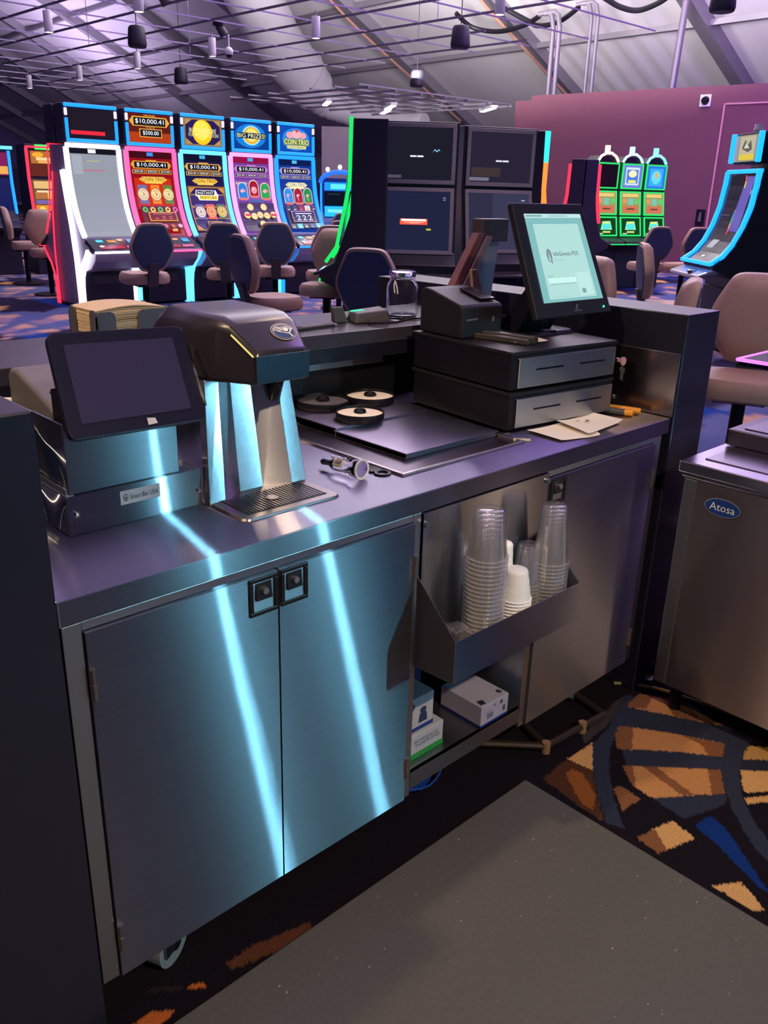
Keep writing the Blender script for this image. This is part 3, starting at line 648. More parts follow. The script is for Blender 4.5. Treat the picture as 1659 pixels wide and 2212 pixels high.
# ------------------------------------------------------------ rimming trays on the rear cover
def rimmer(name, x, y, z, r, fill, lid, label):
    t = thing(name, label, 'tray', (x, y, z), 'round rimming trays')
    b = B(); b.lathe([(r * .96, 0), (r, .004), (r, .020), (r * .99, .0215), (r * .98, .020), (r * .96, .008), (.001, .007)], (x, y, z), 40, cap=False); b.lathe([(r * .96, 0), (.001, 0)], (x, y, z), 40, cap=False)
    part('dish', b, black, t, smooth=True)
    b = B(); b.lathe([(r * .955, .0145), (r * .8, .0165), (r * .3, .017), (.001, .017)], (x, y, z), 40, cap=False); part('filling', b, fill, t, smooth=True)
    b = B(); b.lathe([(r * .25, .012), (r * .25, .023), (r * .21, .026), (r * .16, .025), (r * .14, .022), (.001, .022)], (x, y, z), 24, cap=False); part('hub', b, black, t, smooth=True)
    if lid:
        b = B(); b.lathe([(r * 1.0, .0), (r * .99, .02), (r * .90, .03), (r * .30, .036), (.001, .036)], (x, y, z), 40, cap=False)
        for i, p in enumerate(b.v):
            d = Vector(p) - Vector((x, y, z)); d = Matrix.Rotation(R(68), 3, 'X') @ (d + Vector((0, -r, 0))) ; b.v[i] = tuple(Vector((x, y + r * .98, z + .024)) + Matrix.Rotation(PI, 3, 'Z') @ Matrix.Rotation(PI, 3, 'X') @ d)
    return t
rimmer('rimming_tray', 1.030, .470, .934, .064, salt, False, 'front round black rimming tray of white salt with a black hub')
rimmer('rimming_tray', 1.185, .600, .934, .070, salt, False, 'rear round black rimming tray of white salt nearest the cash drawers')
rimmer('rimming_tray', 1.040, .635, .934, .074, mat('grey_salt', (.12, .11, .12), .8), False, 'round black rimming tray with dark filling beside the dispenser')

# ------------------------------------------------------------ bar tools on the worktop
t = thing('shot_pourer', 'small clear plastic measuring pourer with a barcode label lying on the worktop', 'pourer', (.735, .17, .91))
pa, pb = Vector((.728, .262, .926)), Vector((.742, .145, .9335)); ax = (pb - pa).normalized()
b = B()
P = lambda s: pa + (pb - pa) * s
def rings(spec):
    u = ax.orthogonal().normalized(); w = ax.cross(u)
    return [[P(s) + u * math.cos(2 * PI * i / 20) * r + w * math.sin(2 * PI * i / 20) * r for i in range(20)] for s, r in spec]
b.loft(rings([(.28, .010), (.36, .0145), (.66, .0150), (.70, .012), (.76, .012), (.82, .020), (1.0, .0225)])); part('barrel', b, clear, t, smooth=True)
b = B(); b.loft(rings([(0, .004), (.04, .007), (.20, .006), (.28, .0098)])); part('stem', b, blackg, t, smooth=True)
b = B(); b.loft(rings([(.995, .0227), (1.0, .0232), (1.03, .0232), (1.035, .021), (1.02, .018)]), cap=False); part('rim', b, mat('frosted_plastic', (.65, .62, .58), .4), t, smooth=True)
b = B(); b.loft(rings([(1.018, .0175), (1.022, .006), (1.024, .001)]), cap=False); part('end_cap', b, chrome, t, smooth=True)
u0 = Vector((-.75, -.1, .66)).normalized(); w0 = ax.cross(u0).normalized()
def lab(u, v, h):
    a = (v - .5) * 1.5; return P(.40 + .24 * u) + (u0 * math.cos(a) + w0 * math.sin(a)) * (.0153 + h)
art('barcode_label', [('r', 'e8dcc0', 0, 0, 1, 1)] + [('r', '5a4a3a', .1 + k * .075, .12, .1 + k * .075 + (.03 if k % 3 else .05), .7) for k in range(11)] + [('r', '6a5a4a', .1, .8, .8, .86)], lab, prnt, t, rows=8, lift=.0002)
b = B()
for s, a in ((.45, .3), (.6, -.4), (.3, 1.0)):
    c = P(s) + Vector((0, .0, .016)); b.ell(c, (.004, .004, .003), 10, 6)
part('stud', b, chrome, t, smooth=True)
t = thing('bottle_opener', 'flat black bottle opener with a ring end lying beside the ice well', 'bottle opener', (.805, .19, .91))
oa, ob = Vector((.806, .262)), Vector((.806, .128)); dvv = (ob - oa).normalized(); sv = Vector((-dvv.y, dvv.x))
def op(s, w): q = oa + dvv * s + sv * w; return (q.x, q.y)
ring_o = [op(.118 + .0195 * math.cos(a), .0195 * math.sin(a)) for a in [2 * PI * k / 28 for k in range(28)]]
ring_i = [op(.118 + .0115 * math.cos(a), .0115 * math.sin(a)) for a in [2 * PI * k / 28 for k in range(28)]]
b = B(); n = 28; vs = [(x, y, .9108) for x, y in ring_o] + [(x, y, .9108) for x, y in ring_i] + [(x, y, .9145) for x, y in ring_o] + [(x, y, .9145) for x, y in ring_i]; fs = []
for i in range(n):
    j = (i + 1) % n; fs += [(i, j, n + j, n + i), (2 * n + i, 3 * n + i, 3 * n + j, 2 * n + j), (i, 2 * n + i, 2 * n + j, j), (n + i, n + j, 3 * n + j, 3 * n + i)]
b.add(vs, fs); b.prism([op(.0, -.013), op(.05, -.016), op(.101, -.017), op(.101, .017), op(.05, .016), op(0, .013)], 'z', .9108, .9145)
part('blade', b, blackg, t, bevel=.0008)
b = B(); b.prism([op(-.018, -.012), op(.004, -.012), op(.004, .012), op(-.018, .012)], 'z', .9106, .9136); part('opener_head', b, chrome, t, bevel=.001)
b = B(); b.obox((1.268, .117, .9135), (.045, .012, .006), -.75); o = part('lime_wedge', b, mat('pale_green', (.42, .42, .30), .6), None, bevel=.002, loc=(1.268, .117, .911))
o.name = 'plastic_stick'; tag(o, 'pale plastic stick lying at the front corner of the ice well', 'stick')

# ------------------------------------------------------------ cash drawers
CA = R(-6.5)
def cash(z, y0, label):
    t = thing('cash_drawer', label, 'cash drawer', (1.30, y0, z), 'cash drawers')
    m = Matrix.Rotation(CA, 3, 'Z')
    def q(x, y, zz): return Vector((1.30, y0, z)) + m @ Vector((x, y, zz))
    def bx(b, x0, x1, ya, yb, za, zb): b.hexa([q(x0, ya, za), q(x1, ya, za), q(x1, yb, za), q(x0, yb, za)], [q(x0, ya, zb), q(x1, ya, zb), q(x1, yb, zb), q(x0, yb, zb)])
    b = B(); bx(b, 0, .412, .004, .40, .004, .095); part('case', b, blackg if False else black, t, bevel=.003)
    b = B(); bx(b, -.002, .414, 0, .41, .095, .1045); part('cover', b, mat('drawer_cover', (.012, .011, .015), .45, spec=.3), t, bevel=.0025)
    b = B(); bx(b, .022, .405, -.004, .004, .010, .087)
    fm = brushed('drawer_front_steel', (.62, .62, .63), .36, .6, (1, 0, 0)); d = part('drawer_front', b, fm, t, bevel=.001)
    b = B()
    for x0 in (.085, .255): bx(b, x0, x0 + .105, -.0045, -.0035, .052, .0565)
    part('slot', b, blackg, d)
    c = q(.409, -.001, .055); 
    b = B(); b.cyl(q(.4165, -.002, .05), q(.4165, -.010, .05), .006, n=14); part('lock', b, chrome, t, smooth=True)
    for xx in (.03, .38):
        for yy in (.03, .37):
            b = B(); b.cyl(q(xx, yy, 0), q(xx, yy, .006), .012, n=12); part('foot', b, black, t)
    return t, q
cash(.9108, .188, 'lower black cash drawer with a slotted steel front on the worktop')
_, CQ = cash(1.0165, .190, 'upper black cash drawer with a slotted steel front under the screen')
def cq(x, y, z): p = CQ(x, y, 0); return Vector((p.x, p.y, z))
kt = thing('key_bunch', 'bunch of small keys and a pink tag hanging from the upper drawer lock', 'keys', cq(.424, -.012, 1.07))
b = B(); c = cq(.424, -.014, 1.066); b.tube([c + Vector((0, .0, 0)) + Vector((math.cos(a) * .009, 0, math.sin(a) * .009)) for a in [k * PI / 8 for k in range(17)]], .001, 6); part('ring', b, chrome, kt, smooth=True)
b = B(); b.cyl(c + Vector((.008, -.002, -.004)), c + Vector((.008, .003, -.004)), .012, n=18); part('tag', b, mat('pink_tag', (.6, .28, .26), .5), kt, smooth=True)
for k, dx in enumerate((.004, .014)):
    b = B(); cc = c + Vector((dx, .001 * k, -.026 - .006 * k)); b.cyl(cc + Vector((0, -.001, 0)), cc + Vector((0, .001, 0)), .009, n=14); b.obox(cc + Vector((0, 0, -.018)), (.006, .002, .022)); part('key', b, mat('key_brass', (.45, .33, .27), .35, 1.0), kt)

# ------------------------------------------------------------ point of sale screen
Z2 = 1.1212
t = thing('sales_screen', 'black framed sales terminal with a pale green lit screen on the cash drawers', 'monitor', cq(.30, .2, Z2))
b = B(); o = [(u, v) for u, v in rr(.12, .12)]
b.loft([[cq(.16 + .25 * u, .145 + .20 * v, Z2) for u, v in o], [cq(.165 + .24 * u, .155 + .18 * v, Z2 + .012) for u, v in o]]); part('base', b, black, t, bevel=.003)
BLs, BRs, TLs, TRs = Vector((1.438, .228, 1.19)), Vector((1.745, .196, 1.193)), Vector((1.4277, .335, 1.478)), Vector((1.730, .3245, 1.478))
def mon(u, v, h, c=(1.0,)):
    n = (BRs - BLs).cross(TLs - BLs).normalized()
    return (BLs * (1 - u) + BRs * u) * (1 - v) + (TLs * (1 - u) + TRs * u) * v + n * h
b = B(); b.hexa([cq(.20, .19, Z2 + .01), cq(.34, .19, Z2 + .01), cq(.34, .27, Z2 + .01), cq(.20, .27, Z2 + .01)], [mon(.3, .32, -.03), mon(.7, .32, -.03), mon(.7, .40, -.06), mon(.3, .40, -.06)]); part('neck', b, black, t)
b = B(); b.loft([[mon(u, v, -.035) for u, v in ((.06, .08), (.94, .08), (.94, .92), (.06, .92))], [mon(u, v, -.016) for u, v in ((0, 0), (1, 0), (1, 1), (0, 1))], [mon(u, v, 0) for u, v in ((0, 0), (1, 0), (1, 1), (0, 1))]]); part('bezel', b, mat('screen_bezel', (.014, .012, .017), .45), t, bevel=.003)
sx0, sx1, sy0, sy1 = .128, .930, .128, .905
wn = [('r', '79aeb0', 0, 0, 1, 1), ('r', 'b4d8d8', 0, .955, 1, 1), ('r', '6a9a94', .02, .968, .30, .985), ('r', '8ab4b0', .42, .968, .75, .982), ('r', 'a6ceca', .11, .035, .90, .885),
      ('p', '7a8a94', [(.215, .535), (.235, .45), (.262, .50), (.275, .44), (.30, .44), (.27, .60), (.24, .60)]), ('e', '78888e', .265, .53, .042, .075), ('p', 'a6ceca', [(.245, .47), (.265, .585), (.29, .47)]), ('p', '5f7078', [(.262, .585), (.272, .585), (.295, .47), (.28, .47)]),
      ('t', '2f3e48', .335, .52, .765, .568, 'InfoGenesis POS'), ('t', '8aaeb0', .335, .465, .50, .49, 'Austin'),
      ('t', '5a7478', .16, .285, .24, .305, 'User ID'), ('r', 'bfe4de', .155, .215, .62, .272), ('r', '6f8f90', .165, .198, .60, .203), ('r', '8fb2b0', .165, .055, .48, .060), ('r', 'b2d8d2', .64, .06, .86, .32), ('r', '7c989a', .67, .08, .735, .135), ('r', '7c989a', .90, .29, .92, .295), ('r', '8fb2b0', .86, .115, .90, .118)]
art('screen', wn, lambda u, v, h: mon(sx0 + (sx1 - sx0) * u, sy0 + (sy1 - sy0) * v, h + .0004), scr, t, lift=.00012)
b = B(); c = mon(.905, .052, .0008); b.ell(c, (.0035, .002, .0035), 12, 8); part('power_light', b, neon('power_green', '30ff90', 2.5), t, smooth=True)
b = B(); b.add([mon(u, v, .0008) for u, v in ((.515, .055), (.54, .05), (.565, .095), (.545, .10))], [(0, 1, 2, 3)]); b.add([mon(u, v, .0008) for u, v in ((.49, .035), (.59, .035), (.585, .046), (.495, .046))], [(0, 1, 2, 3)]); part('maker_mark', b, mgrey, t)
b = B(); b.loft([[mon(u, v, -.034) for u, v in ((.985, .30), (1.03, .30), (1.03, .66), (.985, .66))], [mon(u, v, -.008) for u, v in ((.985, .30), (1.03, .30), (1.03, .66), (.985, .66))]]); part('card_swipe', b, black, t, bevel=.003)
# second receipt printer
t = thing('receipt_printer', 'black sloped receipt printer on top of the cash drawers', 'printer', cq(.08, .34, Z2))
f = lambda x, y, z: cq(x, y, z)
pf = [(.245, Z2 + .001), (.41, Z2 + .001), (.41, 1.245), (.395, 1.252), (.36, 1.245), (.25, 1.208), (.245, 1.20)]
pf = [(.215, Z2 + .001), (.395, Z2 + .001), (.395, 1.238), (.38, 1.247), (.35, 1.243), (.225, 1.213), (.215, 1.205)]
b = B(); b.loft([[f(.012, y, z) for y, z in pf], [f(.165, y, z) for y, z in pf]]); part('housing', b, mat('printer_black', (.014, .012, .018), .5, spec=.3), t, bevel=.006, seg=3)
b = B(); b.hexa([f(.10, .24, 1.2185), f(.155, .24, 1.2185), f(.155, .33, 1.240), f(.10, .33, 1.240)], [f(.10, .24, 1.225), f(.155, .24, 1.225), f(.155, .33, 1.2465), f(.10, .33, 1.2465)]); part('paper_cover', b, blackg, t, bevel=.002)
b = B(); b.hexa([f(.125, .2135, 1.165), f(.133, .2135, 1.165), f(.133, .215, 1.165), f(.125, .215, 1.165)], [f(.125, .2135, 1.178), f(.133, .2135, 1.178), f(.133, .215, 1.178), f(.125, .215, 1.178)]); part('status_mark', b, mgrey, t)
b = B(); b.hexa([f(.03, .2135, 1.170), f(.07, .2135, 1.172), f(.07, .215, 1.172), f(.03, .215, 1.170)], [f(.03, .2135, 1.175), f(.07, .2135, 1.177), f(.07, .215, 1.177), f(.03, .215, 1.175)]); part('maker_mark', b, mgrey, t)
b = B(); b.tube([f(.0, .40, 1.16), (1.30, .62, 1.145), (1.27, .70, 1.136), (1.32, .76, 1.134)], .004); part('cable', b, black, t, smooth=True)
# customer tablet on a tilted stand behind the printer
t = thing('customer_tablet', 'grey backed tablet leaning on a brown stand behind the sales screen', 'tablet', (1.50, .72, 1.13))
b = B(); b.loft([[Vector((1.515, .620, 1.132)), Vector((1.71, .620, 1.132)), Vector((1.80, .668, 1.358)), Vector((1.665, .668, 1.364))], [Vector((1.515, .632, 1.132)), Vector((1.71, .632, 1.132)), Vector((1.80, .680, 1.356)), Vector((1.665, .680, 1.362))]]); part('tablet_back', b, mat('tablet_grey', (.24, .22, .27), .4), t, bevel=.003)
art('emblem', [('e', '20202a', .5, .45, .4, .45), ('e', '20202a', .62, .98, .14, .16)], plane_map((1.655, .6335, 1.236), (.0125, 0, 0), (.003, .0035, .016)), prnt, t)
b = B(); b.hexa([(1.425, .585, 1.131), (1.465, .585, 1.131), (1.465, .612, 1.131), (1.425, .612, 1.131)], [(1.655, .632, 1.385), (1.690, .632, 1.385), (1.690, .660, 1.385), (1.655, .660, 1.385)]); part('stand_arm', b, mat('brown_stand', (.16, .06, .055), .5), t, bevel=.003)
b = B(); b.hexa([(1.466, .583, 1.131), (1.500, .583, 1.131), (1.500, .610, 1.131), (1.466, .610, 1.131)], [(1.692, .630, 1.378), (1.722, .630, 1.372), (1.722, .658, 1.372), (1.692, .658, 1.378)]); part('stand_arm', b, mat('mauve_stand', (.22, .15, .17), .45), t, bevel=.003)
b = B(); b.hexa([(1.60, .575, 1.131), (1.66, .575, 1.131), (1.66, .586, 1.131), (1.60, .586, 1.131)], [(1.565, .575, 1.285), (1.590, .575, 1.285), (1.590, .586, 1.285), (1.565, .586, 1.285)]); part('stand_foot', b, mat('tan_stand', (.42, .25, .19), .55), t, bevel=.002)
b = B(); b.obox((1.735, .655, 1.392), (.125, .045, .068), 0); part('stand_head', b, mat('dark_brown_stand', (.06, .04, .05), .5), t, bevel=.004)
# small things on the drawers
t = thing('pen_tray', 'narrow black stapler-like tray at the left front of the cash drawers', 'tray', cq(.12, .1, Z2))
b = B()
b.hexa([f(.058, .23, Z2 + .0005), f(.075, .235, Z2 + .0005), f(.128, .06, Z2 + .0005), f(.108, .055, Z2 + .0005)], [f(.060, .23, Z2 + .016), f(.073, .235, Z2 + .016), f(.126, .06, Z2 + .016), f(.110, .055, Z2 + .016)]); part('body', b, mat('warm_black', (.035, .03, .03), .45), t, bevel=.003)
b = B(); b.hexa([f(.085, .23, Z2 + .0005), f(.110, .235, Z2 + .0005), f(.165, .07, Z2 + .0005), f(.135, .06, Z2 + .0005)], [f(.087, .23, Z2 + .02), f(.108, .235, Z2 + .02), f(.163, .07, Z2 + .02), f(.137, .06, Z2 + .02)]); part('arm', b, mat('warm_black', None), t, bevel=.003)
def sheet(name, label, pts, z, m, lift=.0, loc=None, n=8, cat='paper'):
    """thin curled sheet over a quad given by four corners"""
    a, bb, c, d = [Vector((*p, z)) for p in pts]; vs = []
    for k in range(2):
        for i in range(n + 1):
            for j in range(n + 1):
                u, v = i / n, j / n; p = (a * (1 - u) + bb * u) * (1 - v) + (d * (1 - u) + c * u) * v
                p.z += lift * (math.sin(u * 5 + v * 2) * .3 + (abs(u - .5) * 2) ** 3 * .9 + .3) + k * .0006; vs.append(p)
    N = (n + 1) ** 2; fs = []
    for i in range(n):
        for j in range(n):
            q = [i * (n + 1) + j, (i + 1) * (n + 1) + j, (i + 1) * (n + 1) + j + 1, i * (n + 1) + j + 1]; fs += [tuple(q[::-1]), tuple(x + N for x in q)]
    b = B(); b.add(vs, fs); o = part(name, b, m, None, smooth=True, loc=(a.x, a.y, z)); tag(o, label, cat); return o
sheet('paper_slip', 'white paper slip on the cash drawer in front of the sales screen', [(1.402, .268), (1.515, .24), (1.553, .352), (1.478, .377)], Z2 + .0012, paper, .003)
sheet('card', 'small pale card lying on the base of the sales screen', [(1.60, .315), (1.645, .30), (1.655, .325), (1.61, .34)], Z2 + .0135, paper)
sheet('receipt', 'long white receipt paper on the counter, lying under the other sheet', [(1.339, .046), (1.47, .016), (1.60, .165), (1.345, .161)], .9112, paper, .004)
r2 = sheet('receipt', 'folded white receipt paper lying on the counter in front of the drawers', [(1.43, .026), (1.640, .054), (1.632, .162), (1.47, .158)], .9162, paper, .005)
art('print_marks', [('r', '4a3c30', .42, .55, .50, .62), ('r', '6a5c50', .30, .70, .36, .74)], plane_map((1.44, .03, .9228), (.19, .01, 0), (.02, .12, 0)), prnt, r2)
t = thing('pliers', 'pair of cutters with orange handles lying by the end wall', 'pliers', (1.74, .12, .911))
og = mat('orange_handle', (.75, .30, .02), .45)
b = B(); b.tube([(1.742, .175, .919), (1.752, .13, .921), (1.770, .078, .920)], .0085, 10); part('handle', b, og, t, smooth=True)
b = B(); b.tube([(1.705, .155, .919), (1.722, .10, .920)], .0092, 10); part('grip', b, dgrey, t, smooth=True)
b = B(); b.tube([(1.722, .10, .920), (1.730, .078, .920)], .0094, 10); part('handle', b, og, t, smooth=True)
b = B(); b.obox((1.70, .185, .918), (.05, .05, .01), .6); part('jaw', b, dgrey, t, bevel=.003)

# ------------------------------------------------------------ on the ledge: jar, card terminal, pens
t = thing('glass_jar', 'clear glass clip jar standing on the ledge behind the printer', 'jar', (1.50, .80, 1.13))
c = (1.475, .775, 1.1305); pr = [(.040, 0), (.047, .004), (.049, .02), (.049, .085), (.046, .100), (.038, .112), (.038, .122)]
b = B(); b.lathe(pr + [(.0355, .122), (.0355, .112), (.0435, .099), (.0465, .085), (.0465, .02), (.044, .008), (.001, .007)], c, 32, cap=False); b.lathe([(.001, 0), (.040, 0)], c, 32, cap=False)
part('body', b, glass, t, smooth=True)
b = B(); b.lathe([(.0405, .123), (.042, .126), (.042, .136), (.039, .140), (.001, .142)], c, 32, cap=False); b.lathe([(.001, .1235), (.0405, .123)], c, 32, cap=False); part('lid', b, glass, t, smooth=True)
b = B(); b.tube([Vector(c) + Vector((math.cos(a) * .040, math.sin(a) * .040, .116)) for a in [k * PI / 12 for k in range(25)]], .0016, 6)
b.tube([Vector(c) + Vector(p) for p in ((-.040, -.008, .118), (-.048, -.012, .135), (-.046, -.012, .116))], .0014, 6); part('wire_clip', b, chrome, t, smooth=True)
b = B(); b.tube([Vector(c) + Vector(p) for p in ((-.042, -.01, .112), (-.056, -.02, .100), (-.062, -.03, .078))], .0022, 6); b.tube([Vector(c) + Vector(p) for p in ((-.043, -.012, .110), (-.052, -.03, .092), (-.055, -.036, .075))], .0022, 6); part('ribbon', b, mat('ribbon', (.6, .58, .55), .7), t, smooth=True)
t = thing('card_terminal', 'dark card payment terminal with a green light on the ledge', 'card terminal', (1.30, .74, 1.13))
b = B(); b.hexa([(1.245, .735, 1.131), (1.36, .70, 1.131), (1.385, .775, 1.131), (1.27, .81, 1.131)], [(1.26, .745, 1.158), (1.355, .712, 1.166), (1.375, .77, 1.172), (1.28, .80, 1.162)]); part('body', b, dgrey, t, bevel=.006)
b = B(); b.hexa([(1.205, .775, 1.131), (1.245, .765, 1.131), (1.255, .80, 1.131), (1.215, .81, 1.131)], [(1.20, .785, 1.176), (1.235, .777, 1.176), (1.24, .79, 1.176), (1.205, .80, 1.176)]); part('card_cradle', b, dgrey, t, bevel=.004)
b = B(); b.tube([(1.245, .757, 1.1655), (1.285, .745, 1.168)], .002, 6); part('status_light', b, neon('terminal_green', '20f0a0', 1.6), t)
b = B(); b.tube([(1.36, .735, 1.14), (1.42, .725, 1.134), (1.47, .70, 1.134), (1.52, .69, 1.133)], .003); part('cable', b, black, t, smooth=True)
for k, (p0, p1, lb) in enumerate((((1.005, .735), (1.17, .755), 'long grey pen lying furthest back on the ledge'), ((1.0, .722), (1.165, .735), 'dark pen lying nearest the edge of the ledge'))):
    t = thing('pen', lb, 'pen', ((p0[0] + p1[0]) / 2, (p0[1] + p1[1]) / 2, 1.13))
    b = B(); b.cyl((*p0, 1.1355), (*p1, 1.1355), .0045, n=10); part('barrel', b, mgrey if k == 0 else dgrey, t, smooth=True)
    b = B(); d = Vector((p1[0] - p0[0], p1[1] - p0[1], 0)).normalized(); q = Vector((*p1, 1.1355)); b.cyl(q, q + d * .012, .0044, .001, n=10); part('tip', b, chrome, t, smooth=True)
    b = B(); q = Vector((*p0, 1.1415)); b.obox(q + d * .022, (.04, .003, .0015), math.atan2(d.y, d.x)); part('clip', b, chrome, t)

# ------------------------------------------------------------ cups in the bin (nested upside down)
def cup_mesh(rt, rb, h, lip, m, name, ribs=0, fl=0):
    t = thing(name, '', 'cup', (0, 0, 0))
    b = B(); pr = [(rt + lip, 0), (rt + lip + .0012, .0016), (rt + lip, .0036), (rt, .0040)]
    n = 9
    for k in range(1, n + 1):
        s = k / n; r = rt + (rb - rt) * s
        if ribs and k % 3 == 0: r += .0007
        pr.append((r, .004 + (h - .010) * s))
    pr += [(rb - .002, h - .002), (rb - .006, h), (.001, h)]
    b.lathe(pr, n=22, cap=False); part('wall', b, m, t, smooth=True)
    b = B(); b.tube([((rt + lip) * math.cos(a), (rt + lip) * math.sin(a), .0018) for a in [2 * PI * k / 22 for k in range(23)]], .0013, 6); part('lip', b, lipm if m is cupm else m, t, smooth=True)
    return t
cupm = film('clear_cup', (.80, .78, .76), .035, .07); lipm = film('clear_cup_lip', (.85, .83, .80), .10, .10)
first = {}
def stack(key, args, x, y, z, n, pitch, label, group, lean=(0, 0)):
    if key not in first: first[key] = cup_mesh(*args); o = first[key]; fresh = True
    else: o = first[key]; fresh = False
    for k in range(n):
        l = (x + lean[0] * k, y + lean[1] * k, z + pitch * k)
        if fresh: o.location = l; o['label'] = label; o['group'] = group; fresh = False
        else: dup(o, l, 0, label, group)
BZ = .5105
stack('big', (.0455, .033, .112, .002, cupm, 'plastic_cup', 0), .930, -.068, BZ, 24, .0104, 'clear plastic cup in the tallest left stack in the hanging bin', 'clear cups of the left stack', (-.0001, 0))
stack('tall', (.0445, .029, .145, .002, cupm, 'plastic_cup', 0), 1.178, -.064, BZ, 17, .0098, 'clear plastic cup in the tallest right stack in the hanging bin', 'clear cups of the right stack')
stack('mid', (.036, .028, .10, .002, cupm, 'plastic_cup', 0), 1.128, -.036, BZ, 12, .0095, 'clear plastic cup in the short stack behind the right stack', 'clear cups of the short back stack')
stack('foam', (.037, .026, .074, .002, foam, 'foam_cup', 1), 1.030, -.078, BZ, 14, .0083, 'white foam cup in the front white stack', 'white cups of the front stack')
stack('slim', (.026, .0215, .085, .0015, foam, 'foam_cup', 1), 1.032, -.0325, BZ, 20, .0078, 'white foam cup in the taller stack behind the front white one', 'white cups of the rear stack')
t = thing('clear_dome', 'clear plastic dome lying on its side at the left end of the bin', 'dome', (.845, -.07, BZ))
b = B()
c = Vector((.845, -.070, BZ + .062)); d = Vector((.75, -.35, .4)).normalized(); u = d.orthogonal().normalized(); w = d.cross(u)
b.loft([[c + d * s + (u * math.cos(2 * PI * i / 24) + w * math.sin(2 * PI * i / 24)) * r for i in range(24)] for s, r in ((-.012, .038), (-.010, .044), (-.004, .044), (0, .040), (.018, .036), (.03, .024), (.036, .006), (.036, .001))], cap=False); part('dome', b, cupm, t, smooth=True)
b = B(); b.tube([c - d * .010 + (u * math.cos(a) + w * math.sin(a)) * .044 for a in [2 * PI * k / 24 for k in range(25)]], .0014, 6); part('rim', b, clear, t, smooth=True)

# ------------------------------------------------------------ boxes on the open shelf
def carton(name, label, x0, x1, y0, y1, z0, z1, m, band=None, items=None, rz=0.0, cat='box'):
    t = thing(name, label, cat, ((x0 + x1) / 2, (y0 + y1) / 2, z0))
    b = B(); b.box(x0, x1, y0, y1, z0, z1); 
    def rt(b):
        if rz:
            m2 = Matrix.Rotation(rz, 3, 'Z'); cc = Vector(((x0 + x1) / 2, (y0 + y1) / 2, 0)); b.v = [tuple(cc + m2 @ (Vector(p) - cc)) for p in b.v]
        return b
    part('carton', rt(b), m, t, bevel=.002)
    if band:
        b = B(); b.box(x0 - .0006, x1 + .0006, y0 - .0006, y1 + .0006, z0 + .0004, z0 + (z1 - z0) * .12); part('printed_band', rt(b), mat('band_' + band, lin(hx(band)), .6), t)
    if items:
        m2 = Matrix.Rotation(rz, 3, 'Z'); cc = Vector(((x0 + x1) / 2, (y0 + y1) / 2, 0)); f0 = plane_map((x0, y0 - .0008, z0), (x1 - x0, 0, 0), (0, 0, z1 - z0))
        art('print', items, lambda u, v, h: cc + m2 @ (f0(u, v, h) - cc), prnt, t, lift=.0002)
    return t, rt
cardw = mat('white_card', (.40, .39, .43), .7)
carton('napkin_box', 'white and green napkin box at the left of the open shelf', .800, .935, .035, .20, .2005, .268, mat('white_card', None), None,
       [('r', '1f8a3a', 0, .0, 1, .22), ('r', '1b4a8a', 0, 0, .10, .85), ('t', '5f7f95', .24, .62, .86, .76, 'BEVERAGE'), ('t', '5f7f95', .28, .46, .90, .60, 'NAPKINS'), ('r', '9fb0bc', .36, .36, .7, .40)])
carton('straw_box', 'white carton with a dark round mark on top of the napkin box', .797, .905, .045, .19, .2685, .362, mat('white_card', None), '16357a',
       [('e', '3a5070', .28, .78, .11, .11), ('r', '8090a8', .45, .74, .85, .78), ('e', '26345a', .66, .58, .10, .09), ('p', '26345a', [(.56, .5), (.76, .5), (.80, .22), (.52, .22)]), ('r', '9aa4b8', .1, .38, .5, .40)])
tt, rt = carton('cup_carton', 'white and blue closed carton at the right of the open shelf', 1.050, 1.160, .008, .150, .2005, .264, mat('pale_card', (.34, .31, .40), .7), '14246a',
       [('r', '6a6a80', .22, .30, .44, .55), ('r', '7a7a90', .10, .62, .36, .66), ('e', '4a4a60', .72, .80, .05, .10), ('r', '4a4a66', .80, .30, .88, .55), ('p', '6a6a80', [(.42, .78), (.47, .90), (.52, .78)])], rz=.0)
art('lid_print', [('p', '26263a', [(.06, .06), (.22, .04), (.26, .16), (.10, .20)]), ('e', '3a3a50', .85, .15, .06, .06)], plane_map((1.05, .008, .2644), (.11, 0, 0), (0, .142, 0)), prnt, tt)
carton('glove_box', 'dark blue box deep in the open shelf', .985, 1.045, .22, .40, .2005, .33, mat('deep_blue_card', (.01, .015, .10), .6))
# things on the floor under the counter
t = thing('blue_bucket', 'dark blue plastic bucket under the open bay of the counter', 'bucket', (.96, .20, .0))
b = B(); b.lathe([(.001, .002), (.10, .002), (.115, .10), (.125, .105), (.125, .112), (.111, .11), (.097, .008), (.001, .006)], (.955, .215, 0), 36, cap=False); part('body', b, mat('blue_plastic', (.01, .05, .30), .4), t, smooth=True)
b = B(); b.tube([(.955 + .126 * math.cos(a), .215 - .126 * math.sin(a), .095 - .07 * math.sin(a)) for a in [k * PI / 14 for k in range(15)]], .003, 6); part('handle', b, mat('blue_plastic', None), t, smooth=True)
t = thing('floor_rack', 'dark low floor rack of bars lying under the right door', 'rack', (1.4, .1, 0))
brz = mat('bronze_bar', (.035, .022, .018), .5, .3)
for p, q in (((1.336, -.008, .02), (1.17, .16, .02)), ((1.336, -.008, .02), (1.42, .22, .02)), ((1.336, -.008, .02), (1.60, -.03, .02)), ((1.60, -.03, .02), (1.66, .20, .02))):
    b = B(); b.tube([p, q], .011, 8); part('bar', b, brz, t, smooth=True)
for p in ((1.336, -.010), (1.50, -.022)):
    b = B(); b.cyl((*p, 0), (*p, .034), .013, n=12); part('foot_cap', b, mat('tan_cap', (.25, .15, .08), .6), t)
t = thing('hose', 'thin dark hose hanging in a loop under the steel doors', 'hose', (.5, .15, .0))
